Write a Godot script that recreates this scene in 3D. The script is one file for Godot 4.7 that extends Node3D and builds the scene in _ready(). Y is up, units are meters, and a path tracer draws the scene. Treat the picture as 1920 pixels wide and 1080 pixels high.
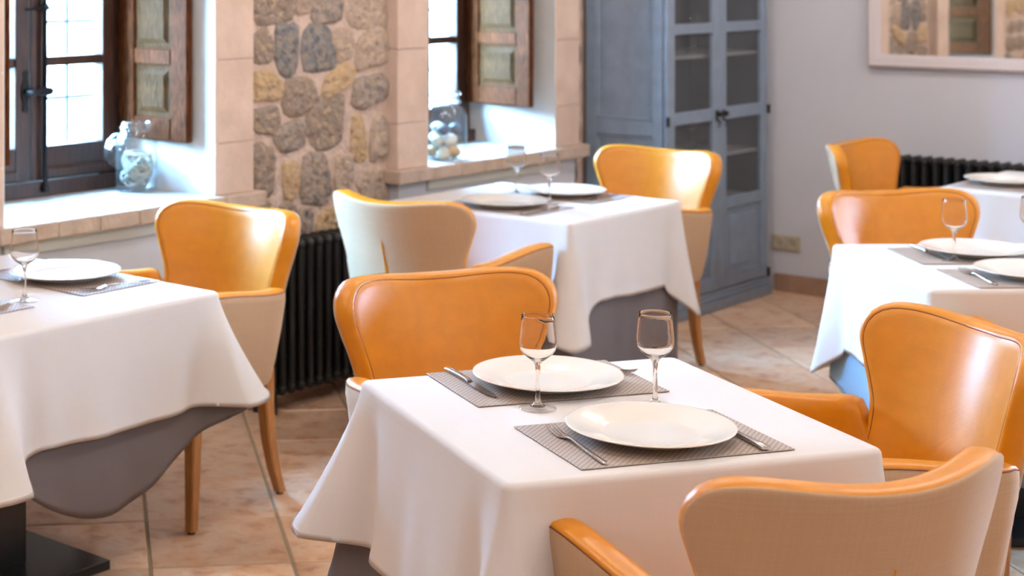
extends Node3D

# Dining room of a stone house. x runs along the window wall away from the camera, -z points at the window wall, y is up.

const WZ := -4.285      # face of the rubble stone wall
const SZ := -4.225      # face of the ashlar surrounds and of the plaster under the sills
const FZ := -4.68       # face of the window frames
const BX := 7.81        # face of the back wall
const SILL := 0.80

var M := {}
var used := {}
var rng := RandomNumberGenerator.new()


# ------------------------------------------------------------------ mesh builder
class MB:
	var p := PackedVector3Array()
	var g := PackedInt32Array()

	func tri(a: Vector3, b: Vector3, c: Vector3, smooth := true) -> void:
		p.append(a); p.append(b); p.append(c)
		g.append(0 if smooth else -1)

	func quad(a: Vector3, b: Vector3, c: Vector3, d: Vector3, smooth := true) -> void:
		tri(a, b, c, smooth); tri(a, c, d, smooth)

	func grid(rows: Array, around := false, smooth := true) -> void:
		for i in rows.size() - 1:
			var a: PackedVector3Array = rows[i]
			var b: PackedVector3Array = rows[i + 1]
			var n := a.size()
			for j in (n if around else n - 1):
				var k := (j + 1) % n
				quad(a[j], a[k], b[k], b[j], smooth)

	func fan(ring: PackedVector3Array, c: Vector3, flip := false, smooth := false) -> void:
		for j in ring.size():
			var k := (j + 1) % ring.size()
			if flip:
				tri(c, ring[k], ring[j], smooth)
			else:
				tri(c, ring[j], ring[k], smooth)

	# a box with chamfered edges
	func box(c: Vector3, s: Vector3, ch := 0.002) -> void:
		var h := s / 2.0
		var e := minf(ch, minf(h.x, minf(h.y, h.z)) * 0.9)
		var q := func(sx, sy, sz, axis): # the corner's point on the face across that axis
			var v := Vector3(sx * (h.x - e), sy * (h.y - e), sz * (h.z - e))
			v[axis] = [sx, sy, sz][axis] * h[axis]
			return c + v
		for ax in 3:
			var b := (ax + 1) % 3
			var d := (ax + 2) % 3
			for s0 in [-1, 1]:
				var f := []
				for uv in [[-1, -1], [1, -1], [1, 1], [-1, 1]]:
					var sg := [0, 0, 0]
					sg[ax] = s0; sg[b] = uv[0]; sg[d] = uv[1]
					f.append(q.call(sg[0], sg[1], sg[2], ax))
				if s0 > 0:
					quad(f[0], f[1], f[2], f[3], false)
				else:
					quad(f[3], f[2], f[1], f[0], false)
			for s0 in [-1, 1]:      # the four chamfers along axis ax
				for s1 in [-1, 1]:
					var lo := [0, 0, 0]
					var hi := [0, 0, 0]
					lo[ax] = -1; hi[ax] = 1
					lo[b] = s0; hi[b] = s0; lo[d] = s1; hi[d] = s1
					var a0 = q.call(lo[0], lo[1], lo[2], b)
					var a1 = q.call(hi[0], hi[1], hi[2], b)
					var b1 = q.call(hi[0], hi[1], hi[2], d)
					var b0 = q.call(lo[0], lo[1], lo[2], d)
					if s0 * s1 > 0:
						quad(a0, b0, b1, a1, false)
					else:
						quad(a1, b1, b0, a0, false)
		for sx in [-1, 1]:
			for sy in [-1, 1]:
				for sz in [-1, 1]:
					var a = q.call(sx, sy, sz, 0)
					var b2 = q.call(sx, sy, sz, 1)
					var c2 = q.call(sx, sy, sz, 2)
					if sx * sy * sz > 0:
						tri(a, b2, c2, false)
					else:
						tri(a, c2, b2, false)

	# profile of Vector2(radius, y), turned round the y axis at c
	func lathe(c: Vector3, prof: Array, n := 32) -> void:
		var rows := []
		for q in prof:
			var r := PackedVector3Array()
			for i in n:
				var a := TAU * i / n
				r.append(c + Vector3(cos(a) * q.x, q.y, -sin(a) * q.x))
			rows.append(r)
		grid(rows, true)

	func tube(path: PackedVector3Array, r: float, n := 6, closed := false, taper := 1.0) -> void:
		var rows := []
		var m := path.size()
		var up := Vector3.UP
		for i in m:
			var t: Vector3
			if closed:
				t = path[(i + 1) % m] - path[(i + m - 1) % m]
			else:
				t = path[mini(i + 1, m - 1)] - path[maxi(i - 1, 0)]
			t = t.normalized()
			var s := t.cross(up)
			if s.length() < 0.05:
				s = t.cross(Vector3(0.3, 0.1, 1))
			s = s.normalized()
			var u := s.cross(t).normalized()
			var row := PackedVector3Array()
			var rr: float = r * lerpf(1.0, taper, float(i) / maxf(1, m - 1))
			for k in n:
				var a := TAU * k / n
				row.append(path[i] + (s * cos(a) + u * sin(a)) * rr)
			rows.append(row)
		if closed:
			rows.append(rows[0])
		grid(rows, true)
		if not closed:
			fan(rows[0], path[0], true)
			fan(rows[m - 1], path[m - 1])

	# rows of rings, with flat ends
	func loft(rings: Array, smooth := true, ends := true) -> void:
		grid(rings, true, smooth)
		if ends:
			var mid := func(r):
				var c := Vector3.ZERO
				for v in r:
					c += v
				return c / r.size()
			fan(rings[0], mid.call(rings[0]), true)
			fan(rings[-1], mid.call(rings[-1]))

	func mesh(mat: Material) -> ArrayMesh:
		var vol := 0.0
		var c := Vector3.ZERO
		for v in p:
			c += v
		c /= maxf(1, p.size())
		for i in g.size():
			vol += (p[3 * i] - c).dot((p[3 * i + 1] - c).cross(p[3 * i + 2] - c))
		var st := SurfaceTool.new()
		st.begin(Mesh.PRIMITIVE_TRIANGLES)
		for i in g.size():
			st.set_smooth_group(g[i])
			var o := [0, 2, 1] if vol > 0.0 else [0, 1, 2]      # front faces run clockwise
			for k in o:
				st.add_vertex(p[3 * i + k])
		st.generate_normals()
		st.index()
		st.set_material(mat)
		return st.commit()


# ------------------------------------------------------------------ naming
func numbered(called: String, parent: Node) -> String:
	var key := str(parent.get_instance_id()) + called
	var n: int = used.get(key, -1) + 1
	used[key] = n
	return called if n == 0 else "%s_%03d" % [called, n]


func obj(called: String, b: MB, mat: Material, parent: Node = self) -> MeshInstance3D:
	return put(called, b.mesh(mat), parent)


func put(called: String, mesh: Mesh, parent: Node = self) -> MeshInstance3D:
	var o := MeshInstance3D.new()
	o.mesh = mesh
	o.name = numbered(called, parent)
	parent.add_child(o, true)
	return o


func thing(called: String, label: String, category: String, at := Vector3.ZERO, turn := 0.0, group := "") -> Node3D:
	var o := Node3D.new()
	o.name = numbered(called, self)
	add_child(o, true)
	o.position = at
	o.rotation.y = turn
	return tag(o, label, category, group)


func tag(o: Node3D, label: String, category: String, group := "") -> Node3D:
	o.set_meta("label", label)
	o.set_meta("category", category)
	if group:
		o.set_meta("group", group)
	return o


func copy(src: Node3D, called: String, label: String, at: Vector3, turn: float, group := "") -> Node3D:
	var o: Node3D = src.duplicate()
	o.name = numbered(called, self)
	add_child(o, true)
	o.position = at
	o.rotation = Vector3(0, turn, 0)
	o.set_meta("label", label)
	if group:
		o.set_meta("group", group)
	return o


func struct(called: String) -> Node3D:
	var o := Node3D.new()
	o.name = numbered(called, self)
	add_child(o, true)
	o.set_meta("kind", "structure")
	return o


# ------------------------------------------------------------------ materials
func mat(c: Color, rough := 0.8, metal := 0.0) -> StandardMaterial3D:
	var m := StandardMaterial3D.new()
	m.albedo_color = c
	m.roughness = rough
	m.metallic = metal
	return m


func noise(freq: float, seed_: int, ramp: Array = [], warp := 0.0, normal := false, size := 512, kind := FastNoiseLite.TYPE_SIMPLEX_SMOOTH, oct := 4) -> NoiseTexture2D:
	var n := FastNoiseLite.new()
	n.noise_type = kind
	n.frequency = freq
	n.seed = seed_
	n.fractal_octaves = oct
	if warp > 0.0:
		n.domain_warp_enabled = true
		n.domain_warp_amplitude = warp
		n.domain_warp_frequency = freq * 1.5
	var t := NoiseTexture2D.new()
	t.width = size
	t.height = size
	t.seamless = true
	t.noise = n
	t.as_normal_map = normal
	if ramp:
		var gr := Gradient.new()
		gr.offsets = PackedFloat32Array()
		gr.colors = PackedColorArray()
		var off := PackedFloat32Array()
		var col := PackedColorArray()
		for i in ramp.size():
			off.append(float(i) / (ramp.size() - 1))
			col.append(ramp[i])
		gr.offsets = off
		gr.colors = col
		t.color_ramp = gr
	return t


func tri_map(m: StandardMaterial3D, scale: Vector3, world := false) -> StandardMaterial3D:
	m.uv1_triplanar = true
	m.uv1_world_triplanar = world
	m.uv1_scale = scale
	return m


func bump(m: StandardMaterial3D, t: Texture2D, cm: float) -> StandardMaterial3D:
	m.heightmap_enabled = true
	m.heightmap_texture = t
	m.heightmap_scale = cm
	return m


# plain weave: threads over and under each other, with uneven (slubby) threads
func weave(n: int, cell: int, seed_: int, slub: float, lo: float) -> Array:
	var r := RandomNumberGenerator.new()
	r.seed = seed_
	var warp_ := []
	var weft := []
	for i in n / cell:
		warp_.append(r.randf()); weft.append(r.randf())
	var im := Image.create(n, n, false, Image.FORMAT_RGB8)
	var hm := Image.create(n, n, false, Image.FORMAT_RGB8)
	for y in n:
		for x in n:
			var i := x / cell
			var j := y / cell
			var u := (float(x % cell) + 0.5) / cell - 0.5
			var v := (float(y % cell) + 0.5) / cell - 0.5
			var over := (i + j) % 2 == 0
			var h := cos(PI * u) * (0.6 + 0.4 * cos(PI * v)) if over else cos(PI * v) * (0.6 + 0.4 * cos(PI * u))
			var tone: float = 1.0 - slub * (warp_[i] if over else weft[j])
			var c := tone * lerpf(lo, 1.0, h)
			im.set_pixel(x, y, Color(c, c, c))
			hm.set_pixel(x, y, Color(h, h, h))
	return [ImageTexture.create_from_image(im), ImageTexture.create_from_image(hm)]


# basket weave of the placemats: pairs of vinyl ribbons
func basket() -> Array:
	var n := 96
	var im := Image.create(n, n, false, Image.FORMAT_RGB8)
	var hm := Image.create(n, n, false, Image.FORMAT_RGB8)
	for y in n:
		for x in n:
			var cx := x / 24
			var cy := y / 24
			var fx := float(x % 24) / 24.0
			var fy := float(y % 24) / 24.0
			var over := (cx + cy) % 2 == 0
			var across := fmod((fx if over else fy) * 3.0, 1.0) - 0.5
			var along := (fy if over else fx) - 0.5
			var h := clampf(cos(PI * along) * 0.75 + 0.25 * cos(PI * across * 1.6), 0, 1)
			var c := Color(0.76, 0.69, 0.63).lerp(Color(0.88, 0.82, 0.76), h) if over else Color(0.55, 0.49, 0.45).lerp(Color(0.72, 0.65, 0.60), h)
			if absf(along) > 0.46 or absf(across) > 0.47:
				c = Color(0.38, 0.34, 0.33)
			im.set_pixel(x, y, c)
			hm.set_pixel(x, y, Color(h, h, h))
	return [ImageTexture.create_from_image(im), ImageTexture.create_from_image(hm)]


func make_materials() -> void:
	var grain := noise(0.09, 5, [], 0.0, false, 256, FastNoiseLite.TYPE_CELLULAR, 2)
	var soft := noise(0.012, 9, [Color(0.93, 0.92, 0.90), Color(1, 1, 1)], 20.0, false, 256)
	var fine := noise(0.06, 11, [], 0.0, false, 256)
	M.leather = tri_map(bump(mat(Color(0.835, 0.53, 0.05), 0.38), grain, 0.02), Vector3(6, 6, 6))
	M.leather.albedo_texture = soft
	M.leather.metallic_specular = 0.52
	M.thread = mat(Color(0.42, 0.19, 0.05), 0.7)
	var lin := weave(256, 4, 3, 0.05, 0.86)
	M.linen = tri_map(bump(mat(Color(0.79, 0.65, 0.51), 0.95), lin[1], 0.03), Vector3(9, 9, 9))
	M.linen.albedo_texture = lin[0]
	M.linen.rim_enabled = true
	M.linen.rim = 0.5
	M.linen.rim_tint = 0.3
	var cot := weave(256, 2, 7, 0.012, 0.95)
	M.cloth = tri_map(bump(mat(Color(0.885, 0.875, 0.87), 0.85), cot[1], 0.012), Vector3(6, 6, 6))
	M.cloth.albedo_texture = cot[0]
	M.grey_cloth = tri_map(bump(mat(Color(0.44, 0.41, 0.41), 0.9), cot[1], 0.02), Vector3(6, 6, 6))
	M.grey_cloth.albedo_texture = cot[0]
	M.daylit_grey_cloth = tri_map(bump(mat(Color(0.56, 0.68, 0.78), 0.9), cot[1], 0.02), Vector3(6, 6, 6))  # grey undercloth with the windows' blue light put into its colour
	M.daylit_grey_cloth.albedo_texture = cot[0]
	var bk := basket()
	M.mat = tri_map(bump(mat(Color(1, 1, 1), 0.42), bk[1], 0.12), Vector3(40, 40, 40))
	M.mat.albedo_texture = bk[0]
	M.legs = tri_map(mat(Color(1, 1, 1), 0.45), Vector3(18, 2.2, 18))
	M.legs.albedo_texture = noise(0.02, 21, [Color(0.60, 0.39, 0.19), Color(0.72, 0.50, 0.27)], 0.0, false, 256)
	M.dark = mat(Color(0.06, 0.055, 0.05), 0.5)
	M.black = mat(Color(0.075, 0.08, 0.085), 0.32)
	M.china = mat(Color(0.93, 0.905, 0.865), 0.10)
	M.steel = mat(Color(0.80, 0.79, 0.78), 0.16, 1.0)
	M.glass = mat(Color(1, 1, 1, 0.0), 0.0)
	M.glass.refraction_enabled = true
	M.glass.refraction_scale = 0.028
	M.stem = mat(Color(0.96, 0.98, 1.0, 0.04), 0.02)
	M.stem.transparency = BaseMaterial3D.TRANSPARENCY_ALPHA
	M.jar = mat(Color(0.80, 0.93, 0.95, 0.015), 0.02)
	M.jar.transparency = BaseMaterial3D.TRANSPARENCY_ALPHA
	M.pane = mat(Color(1, 1, 1, 0.03), 0.02)
	M.pane.transparency = BaseMaterial3D.TRANSPARENCY_ALPHA
	M.cabinet_pane = mat(Color(0.9, 0.95, 1.0, 0.04), 0.02)
	M.cabinet_pane.transparency = BaseMaterial3D.TRANSPARENCY_ALPHA
	M.cabinet_pane.metallic_specular = 0.25
	M.cord = mat(Color(0.70, 0.69, 0.62), 0.8)
	# setting
	M.mortar = tri_map(bump(mat(Color(1, 1, 1), 0.95), fine, 0.5), Vector3(2, 2, 2), true)
	M.mortar.albedo_texture = noise(0.02, 31, [Color(0.74, 0.65, 0.60), Color(0.85, 0.77, 0.72)], 10.0, false, 256)
	var ramps := [
		[Color(0.36, 0.31, 0.28), Color(0.62, 0.55, 0.49), Color(0.56, 0.51, 0.48), Color(0.74, 0.64, 0.53), Color(0.78, 0.70, 0.62)],
		[Color(0.34, 0.33, 0.33), Color(0.52, 0.50, 0.49), Color(0.70, 0.62, 0.55), Color(0.60, 0.56, 0.54), Color(0.78, 0.71, 0.64)],
		[Color(0.48, 0.40, 0.33), Color(0.70, 0.60, 0.50), Color(0.80, 0.68, 0.50), Color(0.74, 0.65, 0.56), Color(0.85, 0.76, 0.62)],
		[Color(0.28, 0.28, 0.31), Color(0.44, 0.44, 0.46), Color(0.54, 0.53, 0.53), Color(0.64, 0.58, 0.52), Color(0.50, 0.50, 0.52)],
		[Color(0.55, 0.48, 0.43), Color(0.74, 0.66, 0.60), Color(0.68, 0.61, 0.56), Color(0.82, 0.73, 0.62), Color(0.82, 0.74, 0.68)]]
	M.stone = []
	var rough_h := noise(0.03, 44, [], 25.0, false, 256, FastNoiseLite.TYPE_SIMPLEX_SMOOTH, 5)
	for i in ramps.size():
		var s := tri_map(bump(mat(Color(1, 1, 1), 0.92), rough_h, 1.6), Vector3(3.2, 3.2, 3.2), true)
		s.albedo_texture = noise(0.024, 50 + i, ramps[i], 30.0, false, 256, FastNoiseLite.TYPE_SIMPLEX_SMOOTH, 5)
		M.stone.append(s)
	M.ashlar = tri_map(bump(mat(Color(1, 1, 1), 0.9), fine, 0.15), Vector3(1.4, 1.4, 1.4), true)
	M.ashlar.albedo_texture = noise(0.01, 61, [Color(0.80, 0.71, 0.65), Color(0.88, 0.79, 0.73)], 25.0, false, 256)
	M.sill_stone = tri_map(bump(mat(Color(1, 1, 1), 0.7), fine, 0.2), Vector3(2.2, 2.2, 2.2), true)
	M.sill_stone.albedo_texture = noise(0.02, 63, [Color(0.70, 0.62, 0.56), Color(0.80, 0.72, 0.65)], 25.0, false, 256)
	M.reveal = tri_map(bump(mat(Color(0.88, 0.88, 0.87), 0.85), fine, 0.25), Vector3(1.2, 1.2, 1.2), true)
	M.sill_top = tri_map(bump(mat(Color(0.82, 0.82, 0.80), 0.5), fine, 0.05), Vector3(1.2, 1.2, 1.2), true)
	M.plaster = tri_map(bump(mat(Color(0.83, 0.84, 0.875), 0.9), fine, 0.08), Vector3(1, 1, 1), true)
	M.ceiling = mat(Color(0.90, 0.88, 0.86), 0.95)
	M.floor_tile = []
	for i in 5:
		var k := 0.94 + 0.03 * i
		var t := tri_map(bump(mat(Color(k, k, k), 0.34), fine, 0.08), Vector3(2.4, 2.4, 2.4), true)
		t.albedo_texture = noise(0.012, 70 + i, [Color(0.72, 0.53, 0.40), Color(0.88, 0.71, 0.57), Color(0.91, 0.79, 0.68), Color(0.83, 0.62, 0.47)], 40.0, false, 256, FastNoiseLite.TYPE_SIMPLEX_SMOOTH, 5)
		t.uv1_offset = Vector3(0.37 * i, 0.21 * i, 0.53 * i)
		M.floor_tile.append(t)
	M.grout = mat(Color(0.60, 0.54, 0.44), 0.9)
	M.skirting = tri_map(mat(Color(1, 1, 1), 0.5), Vector3(2, 2, 2), true)
	M.skirting.albedo_texture = noise(0.014, 81, [Color(0.60, 0.47, 0.38), Color(0.68, 0.55, 0.45)], 25.0, false, 256)
	M.frame_wood = tri_map(mat(Color(1, 1, 1), 0.42), Vector3(8, 0.9, 8), true)
	M.frame_wood.albedo_texture = noise(0.03, 91, [Color(0.17, 0.10, 0.075), Color(0.29, 0.18, 0.13)], 10.0, false, 256)
	var oak := noise(0.035, 92, [Color(0.16, 0.10, 0.07), Color(0.44, 0.30, 0.20), Color(0.62, 0.45, 0.31)], 18.0, false, 512)
	M.oak = tri_map(bump(mat(Color(0.72, 0.58, 0.49), 0.62), oak, 0.05), Vector3(9, 0.8, 9))
	M.oak.albedo_texture = oak
	M.panel_oak = tri_map(bump(mat(Color(0.66, 0.56, 0.48), 0.62), oak, 0.05), Vector3(11, 0.9, 11))
	M.panel_oak.albedo_texture = noise(0.03, 93, [Color(0.15, 0.11, 0.07), Color(0.42, 0.33, 0.23), Color(0.62, 0.51, 0.38)], 40.0, false, 512)
	M.oak.metallic_specular = 0.15
	M.panel_oak.metallic_specular = 0.15
	M.iron = mat(Color(0.10, 0.10, 0.11), 0.45, 0.6)
	M.grille = mat(Color(0.22, 0.25, 0.27), 0.7)
	M.blue = tri_map(mat(Color(0.52, 0.59, 0.68), 0.30), Vector3(3, 3, 3))
	M.blue.albedo_texture = soft
	M.blue.metallic_specular = 0.6
	M.inside = mat(Color(0.22, 0.23, 0.25), 0.7)
	M.shelf = mat(Color(0.50, 0.51, 0.53), 0.6)
	M.mirror = mat(Color(0.93, 0.93, 0.92), 0.02, 1.0)
	M.white_paint = tri_map(bump(mat(Color(0.83, 0.80, 0.81), 0.55), fine, 0.08), Vector3(4, 4, 4))
	M.rad = mat(Color(0.085, 0.095, 0.10), 0.5)
	M.socket = mat(Color(0.72, 0.68, 0.60), 0.4)
	M.outdoor = tri_map(mat(Color(1, 1, 1), 0.95), Vector3(0.5, 0.5, 0.5), true)
	M.outdoor.albedo_texture = noise(0.02, 95, [Color(0.80, 0.74, 0.68), Color(0.93, 0.90, 0.86)], 30.0, false, 256)
	M.lamp = mat(Color(1, 0.95, 0.88), 0.5)
	M.lamp.emission_enabled = true
	M.lamp.emission = Color(1.0, 0.90, 0.78)
	M.lamp.emission_energy_multiplier = 6.0


# ------------------------------------------------------------------ start
func _ready() -> void:
	# camera: level, with the lens shifted (the photograph is a crop with upright verticals)
	var cam := Camera3D.new()
	cam.name = "camera"
	add_child(cam)
	cam.position = Vector3(0, 1.62, 0)
	cam.rotation_degrees = Vector3(0, -47.56, 0)
	cam.projection = Camera3D.PROJECTION_FRUSTUM
	cam.near = 0.05
	cam.far = 60.0
	cam.keep_aspect = Camera3D.KEEP_HEIGHT
	cam.size = 0.05 * 1080.0 / 3142.0
	cam.frustum_offset = Vector2(0.05 * (960.0 - 541.0) / 3142.0, -0.05 * (540.0 + 63.0) / 3142.0)
	var lens := CameraAttributesPhysical.new()
	lens.frustum_focal_length = 50.0
	lens.frustum_focus_distance = 3.15
	lens.exposure_aperture = 4.2
	cam.attributes = lens
	cam.current = true

	# sky and exposure
	var we := WorldEnvironment.new()
	we.name = "environment"
	var env := Environment.new()
	env.background_mode = Environment.BG_SKY
	var sky := Sky.new()
	var sm := ProceduralSkyMaterial.new()
	sm.sky_top_color = Color(0.50, 0.74, 0.95)
	sm.sky_horizon_color = Color(0.78, 0.91, 1.0)
	sm.ground_horizon_color = Color(0.70, 0.72, 0.72)
	sm.ground_bottom_color = Color(0.45, 0.43, 0.40)
	sm.energy_multiplier = 310.0
	sky.sky_material = sm
	env.sky = sky
	env.tonemap_mode = Environment.TONE_MAPPER_LINEAR
	env.tonemap_exposure = 0.87
	env.sdfgi_enabled = true
	env.ssao_enabled = true
	env.ssil_enabled = true
	we.environment = env
	add_child(we)

	make_materials()
	ceiling_lamps(0.74, Color(1.0, 0.965, 0.94))

	build_room()
	build_windows()
	build_cabinet()
	build_mirror()
	build_radiators()
	build_tables()
	build_chairs()
	build_settings()
	build_jars()


# recessed ceiling lamps, each a glowing disc in a ring with a light of its size just below it
func ceiling_lamps(energy: float, tint: Color) -> void:
	var ring := MB.new()
	ring.lathe(Vector3.ZERO, [Vector2(0.075, 0.0), Vector2(0.095, 0.0), Vector2(0.098, -0.004), Vector2(0.092, -0.008), Vector2(0.078, -0.006), Vector2(0.075, 0.0)], 28)
	var disc := MB.new()
	disc.lathe(Vector3.ZERO, [Vector2(0.0, -0.002), Vector2(0.076, -0.002), Vector2(0.076, 0.0), Vector2(0.0, 0.0)], 28)
	var rm := ring.mesh(M.white_paint)
	var dm := disc.mesh(M.lamp)
	var words := ["over the near end of the room", "over the middle of the room", "over the table by the window", "over the far end of the room"]
	var rows := ["along the window side", "along the middle row", "far from the windows"]
	var xs := [0.6, 2.5, 4.4, 6.3]
	var zs := [-3.1, -1.2, 1.6]
	for i in 4:
		for j in 3:
			var t := thing("ceiling_lamp", "round recessed white ceiling lamp %s, %s" % [words[i], rows[j]], "lamp", Vector3(xs[i], 2.699, zs[j]), 0.0, "recessed ceiling lamps")
			put("trim_ring", rm, t)
			put("diffuser", dm, t)
			var l := OmniLight3D.new()
			l.name = "light"
			l.position = Vector3(0, -0.09, 0)
			l.light_size = 0.07
			l.light_color = tint
			l.light_energy = energy
			l.omni_range = 14.0
			l.omni_attenuation = 2.0
			l.shadow_enabled = true
			t.add_child(l)


# ------------------------------------------------------------------ room shell
const WIN := [[3.763, 0.472], [5.94, 0.47]]     # centre and half width of each window opening
const HEAD := 2.05

func build_room() -> void:
	# floor: grout bed and diagonal terracotta tiles
	var fl := struct("floor")
	var b := MB.new()
	b.box(Vector3(2.9, -0.0545, -0.85), Vector3(10.6, 0.11, 7.5), 0.0)
	obj("grout_bed", b, M.grout, fl)
	rng.seed = 4
	var ang := deg_to_rad(41.0)
	var e1 := Vector3(cos(ang), 0, sin(ang))
	var e2 := Vector3(-sin(ang), 0, cos(ang))
	var pitch := 0.385
	var variants := []
	for k in 5:
		var tb := MB.new()
		tb.box(Vector3(0, -0.002, 0), Vector3(pitch - 0.009, 0.012, pitch - 0.009), 0.003)
		variants.append(tb.mesh(M.floor_tile[k]))
	var rest := MB.new()
	var lens_dir := Vector3(cos(deg_to_rad(42.44)), 0, -sin(deg_to_rad(42.44)))
	var side_dir := Vector3(sin(deg_to_rad(42.44)), 0, cos(deg_to_rad(42.44)))
	for i in range(-8, 26):
		for j in range(-20, 16):
			var c := e1 * (0.145 + (i + 0.5) * pitch) + e2 * (-4.90 + (j + 0.5) * pitch)
			if c.x < -2.2 or c.x > BX + 0.2 or c.z < -4.5 or c.z > 2.7:
				continue
			var d := c.dot(lens_dir)
			var r := c.dot(side_dir)
			var px := 541.0 + 3142.0 * r / maxf(d, 0.1)
			if d > 3.5 and d < 8.6 and px > -200 and px < 2120:
				var o := put("tile", variants[rng.randi() % 5], fl)
				o.position = c + Vector3(0, rng.randf_range(-0.0006, 0.0006), 0)
				o.rotation.y = -ang
			else:
				var h := (pitch - 0.009) / 2.0
				rest.quad(c + (-e1 - e2) * h + Vector3(0, 0.004, 0), c + (e1 - e2) * h + Vector3(0, 0.004, 0), c + (e1 + e2) * h + Vector3(0, 0.004, 0), c + (-e1 + e2) * h + Vector3(0, 0.004, 0), false)
	var ro := obj("tile", rest, M.floor_tile[2], fl)
	ro.set_meta("kind", "stuff")

	# ceiling and the three plain walls
	var cb := MB.new()
	cb.box(Vector3(2.9, 2.78, -0.85), Vector3(10.8, 0.16, 7.9), 0.0)
	obj("ceiling", cb, M.ceiling).set_meta("kind", "structure")
	var bw := struct("wall_back")
	var w1 := MB.new()
	bar(w1, BX, BX + 0.35, -0.1, 2.7, -4.9, -0.1, 0.0)
	bar(w1, BX, BX + 0.35, -0.1, 2.7, 0.40, 3.1, 0.0)
	bar(w1, BX, BX + 0.35, -0.1, 0.7, -0.1, 0.40, 0.0)
	bar(w1, BX, BX + 0.35, 2.0, 2.7, -0.1, 0.40, 0.0)
	obj("plaster", w1, M.plaster, bw)
	var w2 := MB.new()
	w2.box(Vector3(2.9, 1.3, 2.9), Vector3(10.6, 2.8, 0.2), 0.0)
	obj("wall_front", w2, M.plaster).set_meta("kind", "structure")
	var w3 := MB.new()
	w3.box(Vector3(-2.4, 1.3, -0.85), Vector3(0.2, 2.8, 7.9), 0.0)
	obj("wall_left", w3, M.plaster).set_meta("kind", "structure")
	var sk := struct("baseboard_back")
	added_window()
	for k in 16:
		var s := MB.new()
		s.box(Vector3(BX - 0.006, 0.047, -3.66 + k * 0.385), Vector3(0.012, 0.09, 0.382), 0.002)
		obj("skirting_tile", s, M.skirting, sk)

	# the window wall: masonry round the openings
	var ww := struct("wall_windows")
	var mb := MB.new()
	var edges := [-2.3]
	var wins := WIN.duplicate()
	wins.sort_custom(func(a, c): return a[0] < c[0])
	for w in wins:
		edges.append(w[0] - w[1]); edges.append(w[0] + w[1])
	edges.append(8.0)
	var depth := 0.70
	var zc := WZ - depth / 2.0
	for k in range(0, edges.size(), 2):
		mb.box(Vector3((edges[k] + edges[k + 1]) / 2.0, 1.3, zc), Vector3(edges[k + 1] - edges[k], 2.8, depth), 0.0)
	for w in wins:
		mb.box(Vector3(w[0], (HEAD + 2.7) / 2.0, zc), Vector3(2 * w[1], 2.7 - HEAD, depth), 0.0)
		mb.box(Vector3(w[0], 0.35, zc), Vector3(2 * w[1], 0.76, depth), 0.0)
	obj("masonry", mb, M.mortar, ww)

	# rubble stones between the windows, placed one by one: x, height, width, height of stone, turn, kind
	var S := [
		[4.600, 1.464, 0.220, 0.130, 0.10, 0], [4.763, 1.475, 0.085, 0.081, 0.00, 4], [4.907, 1.465, 0.176, 0.137, 0.10, 1], [5.151, 1.448, 0.260, 0.159, 0.00, 4], [4.541, 1.320, 0.127, 0.123, 0.10, 0],
		[4.673, 1.310, 0.128, 0.201, -0.12, 3], [4.854, 1.301, 0.199, 0.177, 0.05, 3], [5.002, 1.315, 0.109, 0.138, 0.20, 4], [5.183, 1.289, 0.208, 0.154, 0.10, 4], [4.564, 1.172, 0.157, 0.119, 0.00, 2],
		[4.746, 1.124, 0.182, 0.154, -0.10, 0], [4.977, 1.178, 0.198, 0.096, 0.35, 2], [5.163, 1.122, 0.214, 0.132, 0.10, 1], [4.564, 1.045, 0.151, 0.107, 0.10, 0], [4.901, 1.018, 0.220, 0.199, 0.00, 0],
		[4.694, 0.976, 0.162, 0.121, 0.20, 1], [5.093, 0.935, 0.092, 0.186, 0.00, 2], [5.219, 0.928, 0.108, 0.184, 0.00, 4], [4.544, 0.860, 0.122, 0.198, 0.00, 0], [4.694, 0.810, 0.099, 0.141, 0.05, 2],
		[4.841, 0.796, 0.171, 0.201, -0.05, 1], [5.002, 0.810, 0.116, 0.142, 0.00, 4], [5.186, 0.749, 0.188, 0.128, 0.00, 4], [4.532, 0.718, 0.092, 0.079, 0.00, 0], [4.682, 0.662, 0.102, 0.141, 0.10, 0],
		[4.782, 0.645, 0.086, 0.114, 0.00, 1], [4.919, 0.623, 0.152, 0.116, 0.00, 2], [5.080, 0.622, 0.131, 0.127, 0.00, 0], [5.219, 0.596, 0.115, 0.120, 0.00, 4],
		[6.63, 1.40, .10, .18, 0, 3], [6.64, 1.20, .12, .15, .1, 1], [6.63, 1.02, .10, .14, 0, 3], [6.64, .85, .11, .15, 0, 0], [6.63, .68, .10, .14, 0, 1], [6.64, .52, .11, .12, 0, 3]]
	for q in S:
		stone(ww, q[0], q[1], q[2] * 1.04, q[3] * 1.04, q[4], q[5])
	# and irregular courses further up, and left of the first window (seen in the mirror)
	rng.seed = 12
	for zone in [[4.46, 5.28, 1.55, 2.68], [2.30, 3.05, 0.10, 2.68], [4.46, 5.28, 0.08, 0.50]]:
		var y: float = zone[2]
		while y < zone[3] - 0.06:
			var hh := minf(rng.randf_range(0.11, 0.19), zone[3] - y)
			var x: float = zone[0]
			while x < zone[1] - 0.05:
				var wd := minf(rng.randf_range(0.12, 0.27), zone[1] - x)
				stone(ww, x + wd / 2.0, y + hh / 2.0 + rng.randf_range(-0.012, 0.012), wd - 0.028, hh - 0.024, rng.randf_range(-0.12, 0.12), [0, 0, 1, 2, 4, 4, 3][rng.randi() % 7])
				x += wd
			y += hh

	# courtyard outside the windows
	var yard := MB.new()
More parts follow.
